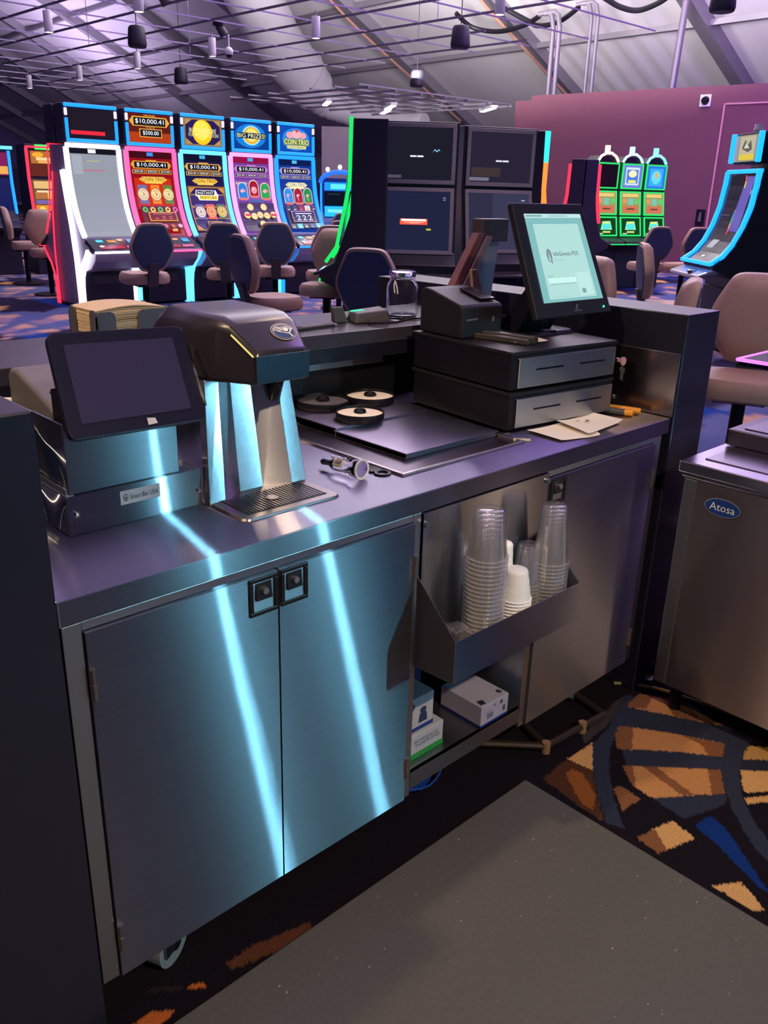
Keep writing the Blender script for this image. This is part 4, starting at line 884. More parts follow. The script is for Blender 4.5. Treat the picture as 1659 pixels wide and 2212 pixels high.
b = B(); b.tube([(.42 + .36 * s, .10 + .02 * math.sin(s * 3), .135 - .115 * math.sin(PI * s)) for s in [k / 16 for k in range(17)]], .004, 8); part('hose_loop', b, mat('hose', (.05, .05, .06), .5), t, smooth=True)
b = B(); b.tube([(.33 + .22 * s, .13, .135 - .128 * math.sin(PI * s)) for s in [k / 16 for k in range(17)]], .0035, 8); part('hose_loop', b, mat('blue_hose', (.01, .06, .14), .5), t, smooth=True)
t = thing('power_cord', 'grey and yellow cord on the carpet in front of the steel chest', 'cord', (1.86, -.05, 0))
pth = [(1.80, .06, .006), (1.826, .036, .006), (1.868, -.035, .006), (1.895, -.11, .006), (1.915, -.21, .006), (1.93, -.33, .006)]
b = B(); b.tube(pth, .006, 8); part('cord', b, mat('olive_cord', (.16, .15, .06), .6), t, smooth=True)
b = B(); b.tube([(1.872, -.042, .0065), (1.889, -.092, .0065)], .0068, 8); part('tape', b, mat('yellow_tape', (.65, .42, .03), .5), t, smooth=True, label='bright yellow tape round the cord')
sheet('paper_scrap', 'crumpled white scrap on the floor between the counter and the steel chest', [(1.885, .015), (1.91, -.02), (1.935, -.005), (1.90, .03)], .0065, paper, .004)
sheet('paper_scrap', 'tiny white scrap on the mat near the bottom of the picture', [(.30, -.43), (.31, -.437), (.314, -.43), (.303, -.422)], .0128, paper, .001)

# ------------------------------------------------------------ steel chest at the right
t = thing('steel_chest', 'steel undercounter ice chest with a blue oval badge at the right', 'ice chest', (2.1, -.35, 0))
sm = brushed('chest_steel', (.30, .26, .27), .30, .8, (0, 1, 0), wob=.0015)
FX = 1.772
b = B(); b.box(FX, 2.40, -.95, -.085, .10, .765); part('body', b, sm, t, bevel=.004)
b = B(); b.box(FX - .003, FX, -.125, -.088, .105, .76); part('corner_trim', b, steel_side, t, bevel=.001)
b = B(); b.box(FX - .018, 2.42, -.97, -.072, .78, .812); b.box(FX - .006, 2.40, -.96, -.078, .765, .78); part('top_rim', b, mat('chest_top_steel', (.5, .47, .55), .25, 1.0), t, bevel=.003)
b = B(); b.box(FX + .045, 2.36, -.93, -.115, .812, .8155); part('top_pan', b, mat('chest_pan', (.35, .32, .40), .2, 1.0), t, bevel=.002)
b = B(); b.box(FX + .23, 2.41, -.96, -.085, .8156, .865); part('lid', b, mat('chest_lid', (.16, .14, .19), .3, .9), t, bevel=.004)
b = B(); b.box(FX + .26, 2.36, -.92, -.12, .865, .869); part('lid_pad', b, mat('chest_pan', None), t, bevel=.002)
for x in (FX + .06, 2.34):
    for y in (-.9, -.14):
        b = B(); b.cyl((x, y, 0), (x, y, .10), .018, n=14); part('foot', b, black, t)
bc = Vector((FX - .0035, -.209, .703))
bm = plane_map(bc + Vector((0, .052, -.026)), (0, -.104, 0), (0, 0, .052))
art('badge', [('e', '9a9aa8', .5, .5, .5, .5), ('e', '14357c', .5, .5, .485, .47), ('t', 'd8dce0', .15, .30, .85, .72, 'Atosa')], bm, prnt, t, lift=.0004, label='blue oval badge with pale lettering')

# ------------------------------------------------------------ casino chairs
def chair_proto():
    t = thing('casino_chair', '', 'chair')
    HO = [(0, .03), (.004, .09), (.03, .125), (.14, .165), (.28, .205), (.41, .232), (.50, .238), (.60, .229), (.76, .195), (.90, .160), (.965, .138), (.995, .10), (1.0, .03)]
    def outline(s, y, n=28, zc=.895, tilt=.12):
        q = [(x, z) for z, x in HO] + [(-x, z) for z, x in HO[::-1]]
        for _ in range(2): q = [p for i in range(len(q)) for p in ((q[i - 1][0] * .75 + q[i][0] * .25, q[i - 1][1] * .75 + q[i][1] * .25), (q[i - 1][0] * .25 + q[i][0] * .75, q[i - 1][1] * .25 + q[i][1] * .75))]
        return [(x * s, y - tilt * (z - .5) * .47 * s, zc + (z - .5) * .485 * s) for x, z in q]
    def outline_old(s, y, n=28, zc=.90, tilt=.14):
        out = []
        for k in range(n):
            a = 2 * PI * k / n; cx, sz = math.cos(a), math.sin(a)
            z = (.235 * sz) if sz > 0 else .225 * sz
            e = 2.6
            rr_ = (abs(cx) ** e + abs(sz) ** e) ** (-1 / e)
            x, z = cx * rr_, sz * rr_
            wdt = .235 * (1 - .30 * max(0, z) ** 1.6 - .42 * max(0, -z) ** 1.5)
            xx, zz = x * wdt * s, z * .232 * s + .0
            out.append((xx, y - tilt * (zz + .232), zc + zz))
        return out
    Y = -.215
    b = B(); b.loft([outline(.02, Y + .055), outline(.55, Y + .054), outline(.84, Y + .040), outline(.97, Y + .010), outline(1.0, Y - .025), outline(.965, Y - .05)]); part('back_cushion', b, leather, t, smooth=True)
    b = B(); b.loft([outline(.90, Y - .048), outline(.88, Y - .058), outline(.5, Y - .066), outline(.02, Y - .067)]); part('back_shell', b, shell, t, smooth=True)
    def so(s, z, n=28):
        out = []
        for k in range(n):
            a = 2 * PI * k / n; cx, sy = math.cos(a), math.sin(a); e = 3.2
            rr_ = (abs(cx) ** e + abs(sy) ** e) ** (-1 / e); out.append((cx * rr_ * .245 * s, sy * rr_ * .235 * s + .03, z))
        return out
    b = B(); b.loft([so(.90, .515), so(.98, .53), so(1.0, .56), so(.985, .60), so(.9, .628), so(.5, .637), so(.02, .638)]); part('seat', b, leather, t, smooth=True)
    b = B(); b.box(-.13, .13, -.15, .15, .492, .516); part('seat_pan', b, black, t, bevel=.004)
    b = B(); b.hexa([(-.055, -.22, .50), (.055, -.22, .50), (.055, -.12, .49), (-.055, -.12, .49)], [(-.055, -.285, .74), (.055, -.285, .74), (.055, -.262, .74), (-.055, -.262, .74)]); part('back_bracket', b, dgrey, t, bevel=.006)
    b = B(); b.cyl((0, 0, .03), (0, 0, .495), .036, n=18); part('post', b, black, t, smooth=True)
    b = B(); b.lathe([(.24, 0), (.245, .012), (.20, .022), (.05, .035), (.001, .035)], n=32, cap=False); part('base', b, black, t, smooth=True)
    return t
ch0 = chair_proto(); used = [False]
def chair(x, y, rz, label, group=None):
    if not used[0]:
        used[0] = True; ch0.location = (x, y, 0); ch0.rotation_euler = (0, 0, R(rz)); ch0['label'] = label; return ch0
    c = dup(ch0, (x, y, 0), R(rz), label, group); return c
# rz 0 faces +y (towards the slot row); the back is seen from the counter
chair(4.16, 7.35, -8, 'casino chair with a dark back in front of the red slot screen')
chair(5.17, 7.30, -42, 'casino chair turned right in front of the instant feature slot screen')
chair(5.85, 7.35, -32, 'casino chair with a dark back in front of the pink framed slot machine')
chair(4.05, 5.0, -100, 'tan casino chair seen side on in the aisle, right of the dispenser')
chair(5.15, 5.55, 122, 'tan casino chair facing us beside the green edged machine')
chair(6.05, 6.6, -30, 'casino chair half hidden left of the tan chair that faces us')
chair(7.2, 7.75, -30, 'dark casino chair back behind the green edged machine, nearer one')
chair(9.75, 10.6, -40, 'dark casino chair back in front of the blue arched machines')
chair(3.86, 3.42, -62, 'large casino chair back just behind the glass jar')
chair(6.35, 15.3, -25, 'casino chair with a blue back in the far left aisle')
chair(4.72, 11.1, 172, 'pink lit casino chair facing us beside the red neon edge at far left')
chair(5.0, 12.6, 255, 'casino chair seen side on at the far left edge')
chair(11.2, 5.55, -30, 'casino chair with a dark back in front of the green machine bank')
chair(11.6, 5.2, -25, 'second casino chair right of the green machine bank, seen edge on')
chair(6.80, 2.77, -140, 'casino chair seen side on with a blue back, right of the sales screen')
chair(4.34, 2.19, 70, 'casino chair top in violet light just right of the sales screen')
chair(3.58, 1.18, 27, 'casino chair top showing above the bar end wall ledge')
chair(4.10, .80, 112, 'big tan casino chair at the right edge behind the steel chest')

# ------------------------------------------------------------ slot machines
gold = 'd8a13a'; goldl = 'f2d27a'
def jackpot(y0, col, rim):
    return [('p', rim, [(.04, y0 + .05), (.10, y0 + .09), (.9, y0 + .09), (.96, y0 + .05), (.9, y0 + .005), (.10, y0 + .005)]), ('r', '14101c', .12, y0 + .014, .88, y0 + .08), ('t', 'f4f8ff', .17, y0 + .024, .83, y0 + .070, '$10,000.41'), ('r', rim, .38, y0 + .088, .62, y0 + .102)] + \
           [x for k in range(3) for x in (('r', rim, .06 + k * .30, y0 - .052, .34 + k * .30, y0 - .006), ('r', '18121c', .075 + k * .30, y0 - .045, .325 + k * .30, y0 - .013), ('t', 'f0f4ff', .10 + k * .30, y0 - .04, .30 + k * .30, y0 - .018, ('$50.00', '$500.00', '$10.00')[k]))]
def coin(x, y, r, c1, c2):
    return [('e', c2, x, y, r, r * .60), ('e', c1, x, y, r * .88, r * .53), ('e', c2, x, y, r * .66, r * .40), ('e', c1, x, y, r * .56, r * .34), ('p', c2, [(x - r * .3, y), (x, y + r * .2), (x + r * .3, y), (x, y - r * .2)]), ('p', c1, [(x - r * .12, y), (x, y + r * .08), (x + r * .12, y), (x, y - r * .08)])]
def title(y0, y1, c='f0c050', c2='5a1608'):
    return [('p', c, [(.18, (y0 + y1) / 2), (.26, y1), (.74, y1), (.82, (y0 + y1) / 2), (.74, y0), (.26, y0)]), ('t', c2, .23, y0 + .010, .77, y1 - .008, 'COIN TRIO'), ('r', c, .30, y0 - .018, .70, y0)]
def pot(x, y, c, body='e88aa0'):
    return [('p', 'e8d8b0', [(x - .13, y - .10)] + [(x + .13 * math.cos(PI - PI * k / 8), y + .035 + .075 * math.sin(PI * k / 8)) for k in range(9)] + [(x + .13, y - .10)]), ('p', c, [(x - .115, y - .095)] + [(x + .115 * math.cos(PI - PI * k / 8), y + .03 + .068 * math.sin(PI * k / 8)) for k in range(9)] + [(x + .115, y - .095)]), ('e', body, x, y - .02, .08, .045), ('e', 'f6b4c0', x - .02, y - .005, .035, .02), ('r', 'd86a50', x - .10, y - .12, x + .10, y - .088)]
main = [None] * 5
main[0] = [('r', '8b909c', 0, 0, 1, 1), ('r', '12131c', 0, .935, 1, 1), ('r', '9aa0ac', .06, .72, .26, .92), ('r', 'f4f4f4', .40, .945, .56, .985), ('r', 'b8b070', .36, .857, .62, .866), ('r', 'd04a5a', .26, .758, .72, .766)]
main[1] = [('r', '8a1018', 0, 0, 1, 1), ('r', '3a0a14', 0, .92, 1, 1), ('r', '3f86e0', .42, .945, .56, .985), ('r', 'c02a10', .08, .36, .92, .70)] + jackpot(.80, '', 'd89a3a') + title(.655, .715) + \
    [x for k, c in enumerate(('6a6a9a', 'e07a2a', '5a7a3a')) for x in [('r', c, .12 + k * .28, .40, .32 + k * .28, .62)] + coin(.22 + k * .28, .51, .13, 'f0d09a', ('8a7a9a', 'b0601a', '7a8a3a')[k])] + \
    [('r', '5a0a10', .08, .06, .94, .37)] + [x for k in range(5) for x in [('e', ('4ac04a', 'f0c040', '4ac04a', 'f0c040', 'e05a9a')[k], .17 + k * .17, .32, .06, .032), ('e', '5a0a10', .17 + k * .17, .32, .025, .014)]] + \
    [x for k in range(5) for x in [('e', ('f0c040', 'e06a3a', 'e05a9a', 'c04a2a', 'e8a0c0')[k], .17 + k * .17, .10, .055, .03)]] + [('r', 'e8a040', .20, .165, .84, .285), ('r', '6a0f10', .22, .175, .82, .275), ('r', 'e8a040', .30, .252, .74, .262)] + [('t', 'f07a30', .32 + k * .16, .185, .40 + k * .16, .235, '2S') for k in range(3)] + [('r', 'd8a040', .62, .015, .74, .05)]
main[2] = [('r', '1a1440', 0, 0, 1, 1), ('r', '101028', 0, .92, 1, 1), ('r', '3fa6e0', .42, .945, .56, .985)] + jackpot(.80, '', 'd8a04a') + title(.655, .715) + \
    [('r', '9a6a30', .04, .05, .96, .62), ('r', '241a5a', .07, .065, .93, .60), ('p', 'c88a3a', [(.07, .60), (.22, .60), (.07, .53)]), ('p', 'c88a3a', [(.93, .60), (.78, .60), (.93, .53)]), ('p', 'c88a3a', [(.07, .065), (.2, .065), (.07, .13)]), ('p', 'c88a3a', [(.93, .065), (.8, .065), (.93, .13)])] + \
    [('p', 'f4f0ff', [(.20, .50), (.22, .575), (.72, .575), (.76, .525), (.78, .525), (.74, .45), (.28, .45), (.24, .50)]), ('p', '100c20', [(.225, .515), (.24, .568), (.69, .568), (.67, .515)]), ('p', 'f6d22a', [(.28, .457), (.295, .508), (.75, .508), (.735, .457)]), ('t', 'ffffff', .26, .526, .66, .558, 'INSTANT'), ('t', '1a1010', .31, .467, .72, .499, 'FEATURE')] + \
    [x for k, c in enumerate(('5a5a8a', 'e05a2a', '4a6a30')) for x in [('r', c, .14 + k * .26, .20, .34 + k * .26, .40)] + coin(.24 + k * .26, .30, .13, ('e0d0c0', 'f0a04a', 'd8c050')[k], ('7a6a5a', 'b0501a', '8a7a20')[k])] + [('r', 'd8a860', .32, .11, .68, .165), ('r', '3a1a20', .335, .118, .665, .158), ('t', 'e8c890', .38, .126, .62, .150, 'COIN FEATURE')]
main[3] = [('r', '6a3a90', 0, 0, 1, 1), ('r', '8a1040', 0, .92, 1, 1), ('r', '3fa6e0', .42, .945, .56, .985), ('r', '7a4aa0', 0, .46, 1, .72)] + jackpot(.80, '', 'b87ac0') + [('t', 'f0e0c0', .04, .655, .34, .69, '$5000')] + \
    pot(.20, .58, '2a7ad0') + pot(.50, .61, '9a1a2a') + pot(.80, .58, '2a9a4a') + [('r', '3a5a9a', .30, .435, .72, .465), ('r', '2a2440', .03, .04, .97, .425)] + \
    [('r', '4a4068', .03 + k * .188, .04, .034 + k * .188, .425) for k in range(1, 5)] + [('r', '4a4068', .03, .04 + k * .128, .97, .044 + k * .128) for k in range(1, 3)] + \
    [x for (cx, cy) in ((.30, .365), (.66, .365), (.16, .25), (.34, .235), (.50, .25), (.68, .24), (.86, .25), (.50, .115)) for x in [('e', 'a87a30', cx, cy, .095, .052), ('e', 'f0d890', cx, cy, .078, .043), ('t', '9a6a2a', cx - .045, cy - .014, cx + .045, cy + .014, '$50')]] + [('r', 'c8303a', .08, .235, .24, .265), ('r', 'c8303a', .78, .235, .94, .265), ('r', '241a3c', 0, 0, 1, .04)]
main[4] = [('r', '12358a', 0, 0, 1, 1), ('r', '0a1a4a', 0, .92, 1, 1), ('r', '4fb0e8', .42, .945, .56, .985)] + jackpot(.80, '', 'a090c8') + title(.64, .705, 'e8e0b0', '4a5a8a') + \
    pot(.22, .53, '2a8ae0') + pot(.50, .53, '9a1a2a') + pot(.78, .53, '1a8a4a') + [('r', '1a1430', .05, .05, .95, .40)] + \
    [x for k in range(5) for x in [('r', ('203040', '203a50', '8a2a30', 'e8c8c0', '304060')[k], .06 + k * .178, .32, .225 + k * .178, .395), ('e', ('e8f0ff', 'f0f8ff', 'f08aa0', 'e04a3a', 'f4d0d8')[k], .142 + k * .178, .357, .05, .026), ('r', ('203050', '4ac0f0', '30304a', '28406a', '4ab0e8')[k], .06 + k * .178, .055, .225 + k * .178, .13), ('e', ('f0d040', 'c8f0ff', 'f0e8f0', '6a8ad0', 'e8f4ff')[k], .142 + k * .178, .092, .05, .026)]] + \
    [('r', 'c8a8d0', .16, .15, .84, .31), ('r', '14204a', .175, .158, .825, .302), ('r', 'e0d8f0', .26, .268, .74, .28)] + [('t', 'dce8ff', .27 + k * .17, .17, .39 + k * .17, .25, '2') for k in range(3)]
tops = [None] * 5
tops[0] = [('r', '1e1622', 0, 0, 1, 1), ('r', 'e0283a', .04, .13, .78, .26)]
tops[1] = [('r', '5a1a14', 0, 0, 1, 1), ('r', 'a83a14', 0, 0, 1, .35), ('p', 'd8a040', [(.02, .72), (.10, .90), (.9, .90), (.98, .72), (.9, .56), (.10, .56)]), ('r', '1c1820', .12, .59, .88, .86), ('t', 'f4fbff', .16, .64, .84, .82, '$10,000.41'), ('t', 'e8b050', .36, .91, .64, .97, 'GRAND'), ('r', 'e0a048', .24, .18, .78, .48), ('r', '1c1820', .26, .21, .76, .45), ('t', 'f4fbff', .32, .25, .70, .41, '$500.00'), ('t', 'e8b050', .40, .49, .62, .54, 'MAJOR')]
tops[2] = [('r', '8a7050', 0, 0, 1, 1), ('r', '2a1c52', .05, .06, .95, .94), ('p', 'b08a50', [(.05, .94), (.22, .94), (.05, .74)]), ('p', 'b08a50', [(.95, .94), (.78, .94), (.95, .74)]), ('p', 'b08a50', [(.05, .06), (.22, .06), (.05, .26)]), ('p', 'b08a50', [(.95, .06), (.78, .06), (.95, .26)]), ('e', 'f0c020', .48, .50, .26, .46), ('e', 'f8dc50', .46, .56, .20, .36), ('t', 'e8e4a8', .14, .48, .84, .64, 'BUY A FEATURE'), ('t', 'd8e0a0', .12, .33, .90, .46, 'FOR INSTANT ACTION!')]
tops[3] = [('r', '0c3a8a', 0, 0, 1, 1), ('e', '1a78d0', .48, .5, .44, .46), ('e', '8ad8f8', .50, .52, .27, .38), ('e', 'e0a830', .50, .52, .23, .33), ('e', 'f6d870', .50, .54, .17, .25), ('p', '14204a', [(.08, .40), (.08, .62), (.92, .62), (.92, .40)]), ('t', 'f8f0a0', .10, .43, .90, .59, 'BIG PRIZES!')]
tops[4] = [('r', '0e48a8', 0, 0, 1, 1), ('e', '2a80d8', .5, .5, .42, .45), ('e', 'e89aa4', .32, .66, .12, .13), ('e', 'e89aa4', .70, .66, .12, .13), ('e', 'f0a8b0', .51, .70, .15, .17), ('e', 'c8404a', .52, .84, .05, .06), ('p', '6a7a40', [(.10, .26), (.14, .52), (.88, .52), (.92, .26)]), ('t', 'f0f0b0', .13, .29, .89, .50, 'COIN TRIO'), ('r', 'e0d890', .22, .12, .80, .25), ('t', '3a4a5a', .26, .14, .76, .23, 'PIGGY BANKS')]

MP = [(-.30, .875), (-.235, .96), (-.165, 1.08), (-.105, 1.22), (-.060, 1.38), (-.030, 1.55), (-.012, 1.72), (-.004, 1.90)]
def coin_machine(label, k, nm, x, y, rz=0.0, legm=None, red_sides=False):
    t = thing('slot_machine', label, 'slot machine')
    hw = .36
    mp = [(p[0] + .012, p[1]) for p in MP]
    back = [(.235, 1.93), (.235, .0), (-.10, .0), (-.10, .48), (-.34, .60), (-.40, .70), (-.34, .84)]
    b = B(); b.prism([(.02, 1.93)] + [(a, c) for a, c in mp[::-1]][1:] + back[::-1], 'x', -hw + .02, hw - .02); part('cabinet', b, mat('slot_grey', (.22, .18, .28), .4), t)
    fn = path_map(mp, -.315, .315)
    if k is not None:
        art('main_screen', main[k], lambda u, v, h: fn(u, v, h + .002), scr, t, rows=14, lift=.0012)
    b = B(); b.box(-hw, hw, -.03, .21, 1.945, 2.385); part('topper', b, mat('topper_dark', (.03, .03, .05), .4), t, bevel=.02)
    if k is not None:
        art('top_screen', tops[k], plane_map((-.295, -.034, 2.0), (.59, 0, 0), (0, 0, .335)), scr, t, lift=.0012)
    nb = n_blue
    b = B(); z0, z1, w = 1.955, 2.385, .042
    b.box(-.335, .335, -.055, -.02, z1 - w, z1); part('topper_light', b, nb, t, bevel=.012)
    b = B(); b.box(-.335, .335, -.055, -.02, z0, z0 + w); part('topper_light', b, nb, t, bevel=.012)
    for s in (-1, 1):
        xa, xb = sorted((s * .335, s * .300)); b = B(); b.box(xa, xb, -.055, -.02, z0 + w, z0 + .265); part('topper_light', b, nb, t, bevel=.008)
        b = B(); b.box(xa, xb, -.055, -.02, z0 + .29, z0 + .375); part('corner_lamp', b, neon('lamp_white', 'fff0ff', 1.6 if (k or 0) % 2 else .8), t, bevel=.012)
        e = [(a - .012, c) for a, c in mp]
        xa, xb = sorted((s * .366, s * (.316 if k is not None else .354))); b = B(); b.strip(e, (xa, xb), .045 if k is not None else .02); part('side_light', b, nm, t, smooth=True)
        xa, xb = sorted((s * .375, s * (.335 if k is not None else .362))); le = [(-.395, .705), (-.33, .62), (-.22, .52), (-.155, .40), (-.13, .26), (-.125, .0)]
        b = B(); b.strip(le, (xa, xb), .085 if k is not None else .03); part('leg_light', b, legm or nm, t, smooth=True)
        if k == 0 and s == -1:
            b = B(); b.strip([(.09, 1.64), (.03, 1.3), (-.03, 1.0), (-.08, .6), (-.10, 0)], (-.385, -.355), .085); part('blade_light', b, nm, t, smooth=True)
        if red_sides:
            b = B(); b.strip([(.10, 1.62), (.0, 1.2), (-.06, .70), (-.06, 0)], sorted((s * .376, s * .364)), .025); part('edge_light', b, n_red, t, smooth=True)
    b = B(); b.box(-.355, .355, -.04, .0, 1.895, 1.945); part('head_light', b, nm, t, bevel=.012)
    b = B(); b.hexa([(-.36, -.56, .70), (.36, -.56, .70), (.36, -.30, .80), (-.36, -.30, .80)], [(-.345, -.555, .73), (.345, -.555, .73), (.345, -.305, .865), (-.345, -.305, .865)]); d = part('button_deck', b, mat('deck_dark', (.03, .025, .04), .2), t, bevel=.012)
    df = plane_map((-.32, -.556, .733), (.64, 0, 0), (0, .250, .131))
    art('deck_buttons', [('r', 'a02040', .10, .10, .62, .35), ('r', '4ac8f0', .12, .62, .26, .82), ('r', 'c07a30', .34, .58, .52, .80), ('e', 'f0b070', .62, .78, .07, .08), ('e', 'f0f0f8', .16, .30, .05, .07), ('r', '40a0e0', .76, .55, .92, .85), ('r', 'd060a0', .66, .12, .92, .30)], lambda u, v, h: df(u, v, h + .003), scr, d)
    b = B(); b.box(-.36, .36, -.575, -.555, .695, .722); part('deck_light', b, nm, t, bevel=.008)
    b = B(); b.prism([(-.54, .695), (-.50, .60), (-.38, .50), (-.20, .46), (-.10, .48), (-.30, .69)], 'x', -.325, .325); part('belly_panel', b, mat('belly_silver', (.32, .28, .36), .35, .5), t, bevel=.01)
    b = B(); b.box(-.33, .33, -.16, -.09, .02, .44); p = part('lower_door', b, mat('slot_black', (.02, .018, .035), .4), t, bevel=.006)
    b = B(); b.box(-.20, .20, -.165, -.16, .30, .40); part('vent', b, dgrey, p)
    b = B(); b.box(-.366, .366, -.10, .235, 0, .03); part('plinth', b, black, t)
    t.location = (x, y, 0); t.rotation_euler = (0, 0, R(rz))
    return t
names = ['slot machine with a blank grey screen and white neon edges, first of the row', 'slot machine with a red coin screen, second in the row of five',
         'slot machine with an instant feature screen, middle of the row of five', 'slot machine with pink neon edges and a big prizes topper', 'slot machine with blue neon edges and pink banks, last of the row']
for k in range(5):
    coin_machine(names[k], k, (n_white, n_hot, n_cyan, n_pink, n_blue)[k], 4.775 + .783 * k, 9.59, 0, legm=(n_white, n_cyan, n_cyan, n_cyan, n_blue)[k])
coin_machine('red edged slot machine standing back to back with the white edged one', None, n_red, 4.775, 10.07, 180, red_sides=True)

def plain_slot(name, label, spec, x, y, rz):
    """upright machine with flat lit screens: spec = w, depth, height, screens [(z0,z1,lean0,lean1,items)], edge neon"""
    t = thing(name, label, 'slot machine'); w, d, h = spec['w'], spec['d'], spec['h']; hw = w / 2
    pr = spec.get('prof') or [(0, h), (-.02, h * .62), (-.16, .88), (-.30, .80), (-.30, .72), (-.08, .62), (-.08, 0), (d, 0), (d, h)]
    b = B(); b.prism(pr[::-1], 'x', -hw, hw); part('cabinet', b, spec.get('m') or mat('slot_black', None), t, bevel=.008)
    for (z0, y0, z1, y1, xin, items, mm) in spec['screens']:
        f0 = plane_map((-hw + xin, y0 - .012, z0), (w - 2 * xin, 0, 0), (0, y1 - y0, z1 - z0)); fr = spec.get('frame')
        if fr:
            bw = fr[1]; b = B(); n_ = Vector((w - 2 * xin, 0, 0)).cross(Vector((0, y1 - y0, z1 - z0))).normalized()
            L = math.hypot(y1 - y0, z1 - z0); du, dv_ = bw / (w - 2 * xin), bw / L
            for (ua, ub, va, vb) in ((-du, 1 + du, 1, 1 + dv_), (-du, 1 + du, -dv_, 0), (-du, 0, 0, 1), (1, 1 + du, 0, 1)):
                b.hexa([f0(ua, va, -.01), f0(ub, va, -.01), f0(ub, vb, -.01), f0(ua, vb, -.01)], [f0(ua, va, .014), f0(ub, va, .014), f0(ub, vb, .014), f0(ua, vb, .014)])
            part('screen_frame', b, fr[0], t, bevel=.003)
        art('screen', items, lambda u, v, h_: f0(u, v, h_ + .001), mm, t, lift=.0012)
    for nm, path, th, wx in spec.get('neon', []):
        for s in (-1, 1):
            b = B(); b.strip(path, sorted((s * (hw + .004), s * (hw - wx))), th); part('edge_light', b, nm, t, smooth=True)
    for nm, bx in spec.get('bars', []):
        b = B(); b.box(*bx); part('light_bar', b, nm, t, bevel=.006)
    b = B(); b.hexa([(-hw + .02, -.36, .76), (hw - .02, -.36, .76), (hw - .02, -.12, .80), (-hw + .02, -.12, .80)], [(-hw + .02, -.35, .785), (hw - .02, -.35, .785), (hw - .02, -.12, .85), (-hw + .02, -.12, .85)]); dk = part('button_deck', b, mat('deck_dark', None), t, bevel=.008)
    if spec.get('deck'):
        df = plane_map((-hw + .04, -.352, .787), (w - .08, 0, 0), (0, .21, .058)); art('deck_buttons', spec['deck'], lambda u, v, h_: df(u, v, h_ + .004), scr, dk)
    t.location = (x, y, 0); t.rotation_euler = (0, 0, R(rz)); return t

# two black cabinets with idle screens
bz = mat('black_bezel', (.20, .19, .23), .35)
idle = lambda a: [('r', '191823', 0, 0, 1, 1)] + a
prof_b = [(0, 2.08), (0, 1.52), (-.10, .98), (-.26, .88), (-.26, .78), (-.05, .66), (-.05, 0), (.3, 0), (.3, 2.08)]
spB = dict(w=.74, d=.3, h=2.08, prof=prof_b, m=blackg if False else mat('cab_black', (.010, .010, .018), .35), frame=(bz, .035))
s1 = dict(spB); s1['screens'] = [(1.60, -.004, 2.03, -.004, .06, idle([('r', 'e8e8f4', .40, .44, .49, .47), ('r', 'e8e8f4', .50, .44, .59, .47), ('p', '8ad8f8', [(.72, .53), (.75, .58), (.78, .54), (.81, .58), (.83, .55), (.81, .60), (.78, .56), (.75, .60)]), ('r', '4a4658', .0, .03, .28, .09), ('p', 'c03028', [(.0, .55), (.005, .55), (.075, .98), (.065, .98)])]), scrdim),
     (1.00, -.098, 1.50, -.006, .06, idle([('r', '1c1f38', 0, 0, 1, 1), ('r', 'f05a40', .28, .44, .68, .54), ('r', 'fff0e8', .30, .50, .66, .535), ('r', 'ffd0c0', .34, .475, .62, .482), ('r', 'ffd0c0', .42, .46, .56, .466), ('e', 'b0a850', .70, .36, .04, .018), ('r', '8a88a0', .90, .86, .935, .875), ('r', '8a88a0', .90, .895, .935, .91)]), scrdim)]
plain_slot('slot_machine', 'black slot machine with dark idle screens and a red notice, left one of two', s1, 5.42, 4.62, -43)
s2 = dict(spB); s2['screens'] = [(1.60, -.004, 2.03, -.004, .06, idle([('r', '241f30', 0, 0, 1, 1), ('r', 'd0d0dc', .42, .42, .52, .455), ('r', 'd0d0dc', .53, .42, .63, .455), ('r', '6a6678', .0, .03, .32, .10), ('r', '3a2e30', .03, .12, .5, .30)]), scrdim),
     (1.00, -.098, 1.50, -.006, .06, idle([('r', '2a2a40', 0, 0, 1, 1), ('r', '34344c', .4, 0, 1, 1), ('r', 'a0a0b4', .88, .88, .94, .90)]), scrdim)]
plain_slot('slot_machine', 'black slot machine with dark idle screens behind the sales screen, right one of two', s2, 6.29, 4.385, -26)
# green edged machine seen from the side
sp = dict(w=.60, d=.3, h=2.08, screens=[(1.02, -.11, 1.9, -.01, .05, [('r', '0c2440', 0, 0, 1, 1), ('r', '2ab0c0', .1, .1, .9, .8)], scr)], neon=[(n_green, [(-.02, 2.09), (-.03, 1.55), (-.14, 1.02), (-.24, .88)], .03, .02)], deck=[('r', 'b0e8e8', .1, .2, .9, .7)], bars=[(n_green, (-.33, .33, -.30, -.285, .71, .74))])
plain_slot('slot_machine', 'black slot machine with a green neon edge, seen side on left of the idle pair', sp, 5.10, 5.08, -136)
sp = dict(w=.60, d=.3, h=2.08, screens=[(1.0, -.10, 1.50, -.012, .03, [('r', '8a5ad0', 0, 0, 1, 1), ('r', 'e0a0e0', .1, .1, .9, .9)], scr), (1.60, -.005, 2.03, -.005, .03, [('r', '3a70d0', 0, 0, 1, 1), ('e', '50d0a0', .3, .5, .25, .3), ('r', 'f0e060', .2, .7, .8, .95)], scr)],
          neon=[(neon('teal', '30f0d0', 1.4), [(-.03, 2.08), (-.03, 1.80)], .05, .02), (neon('orange', 'ff7a30', 1.6), [(-.03, 1.80), (-.03, 1.55), (-.06, 1.36)], .05, .02), (n_pink, [(-.06, 1.36), (-.12, 1.02)], .05, .02)], bars=[(neon('lime', 'c8f060', 1.3), (-.28, .28, -.06, -.03, 1.52, 1.57))])
plain_slot('slot_machine', 'rainbow edged slot machine showing beside the right idle machine', sp, 6.95, 4.57, 68)

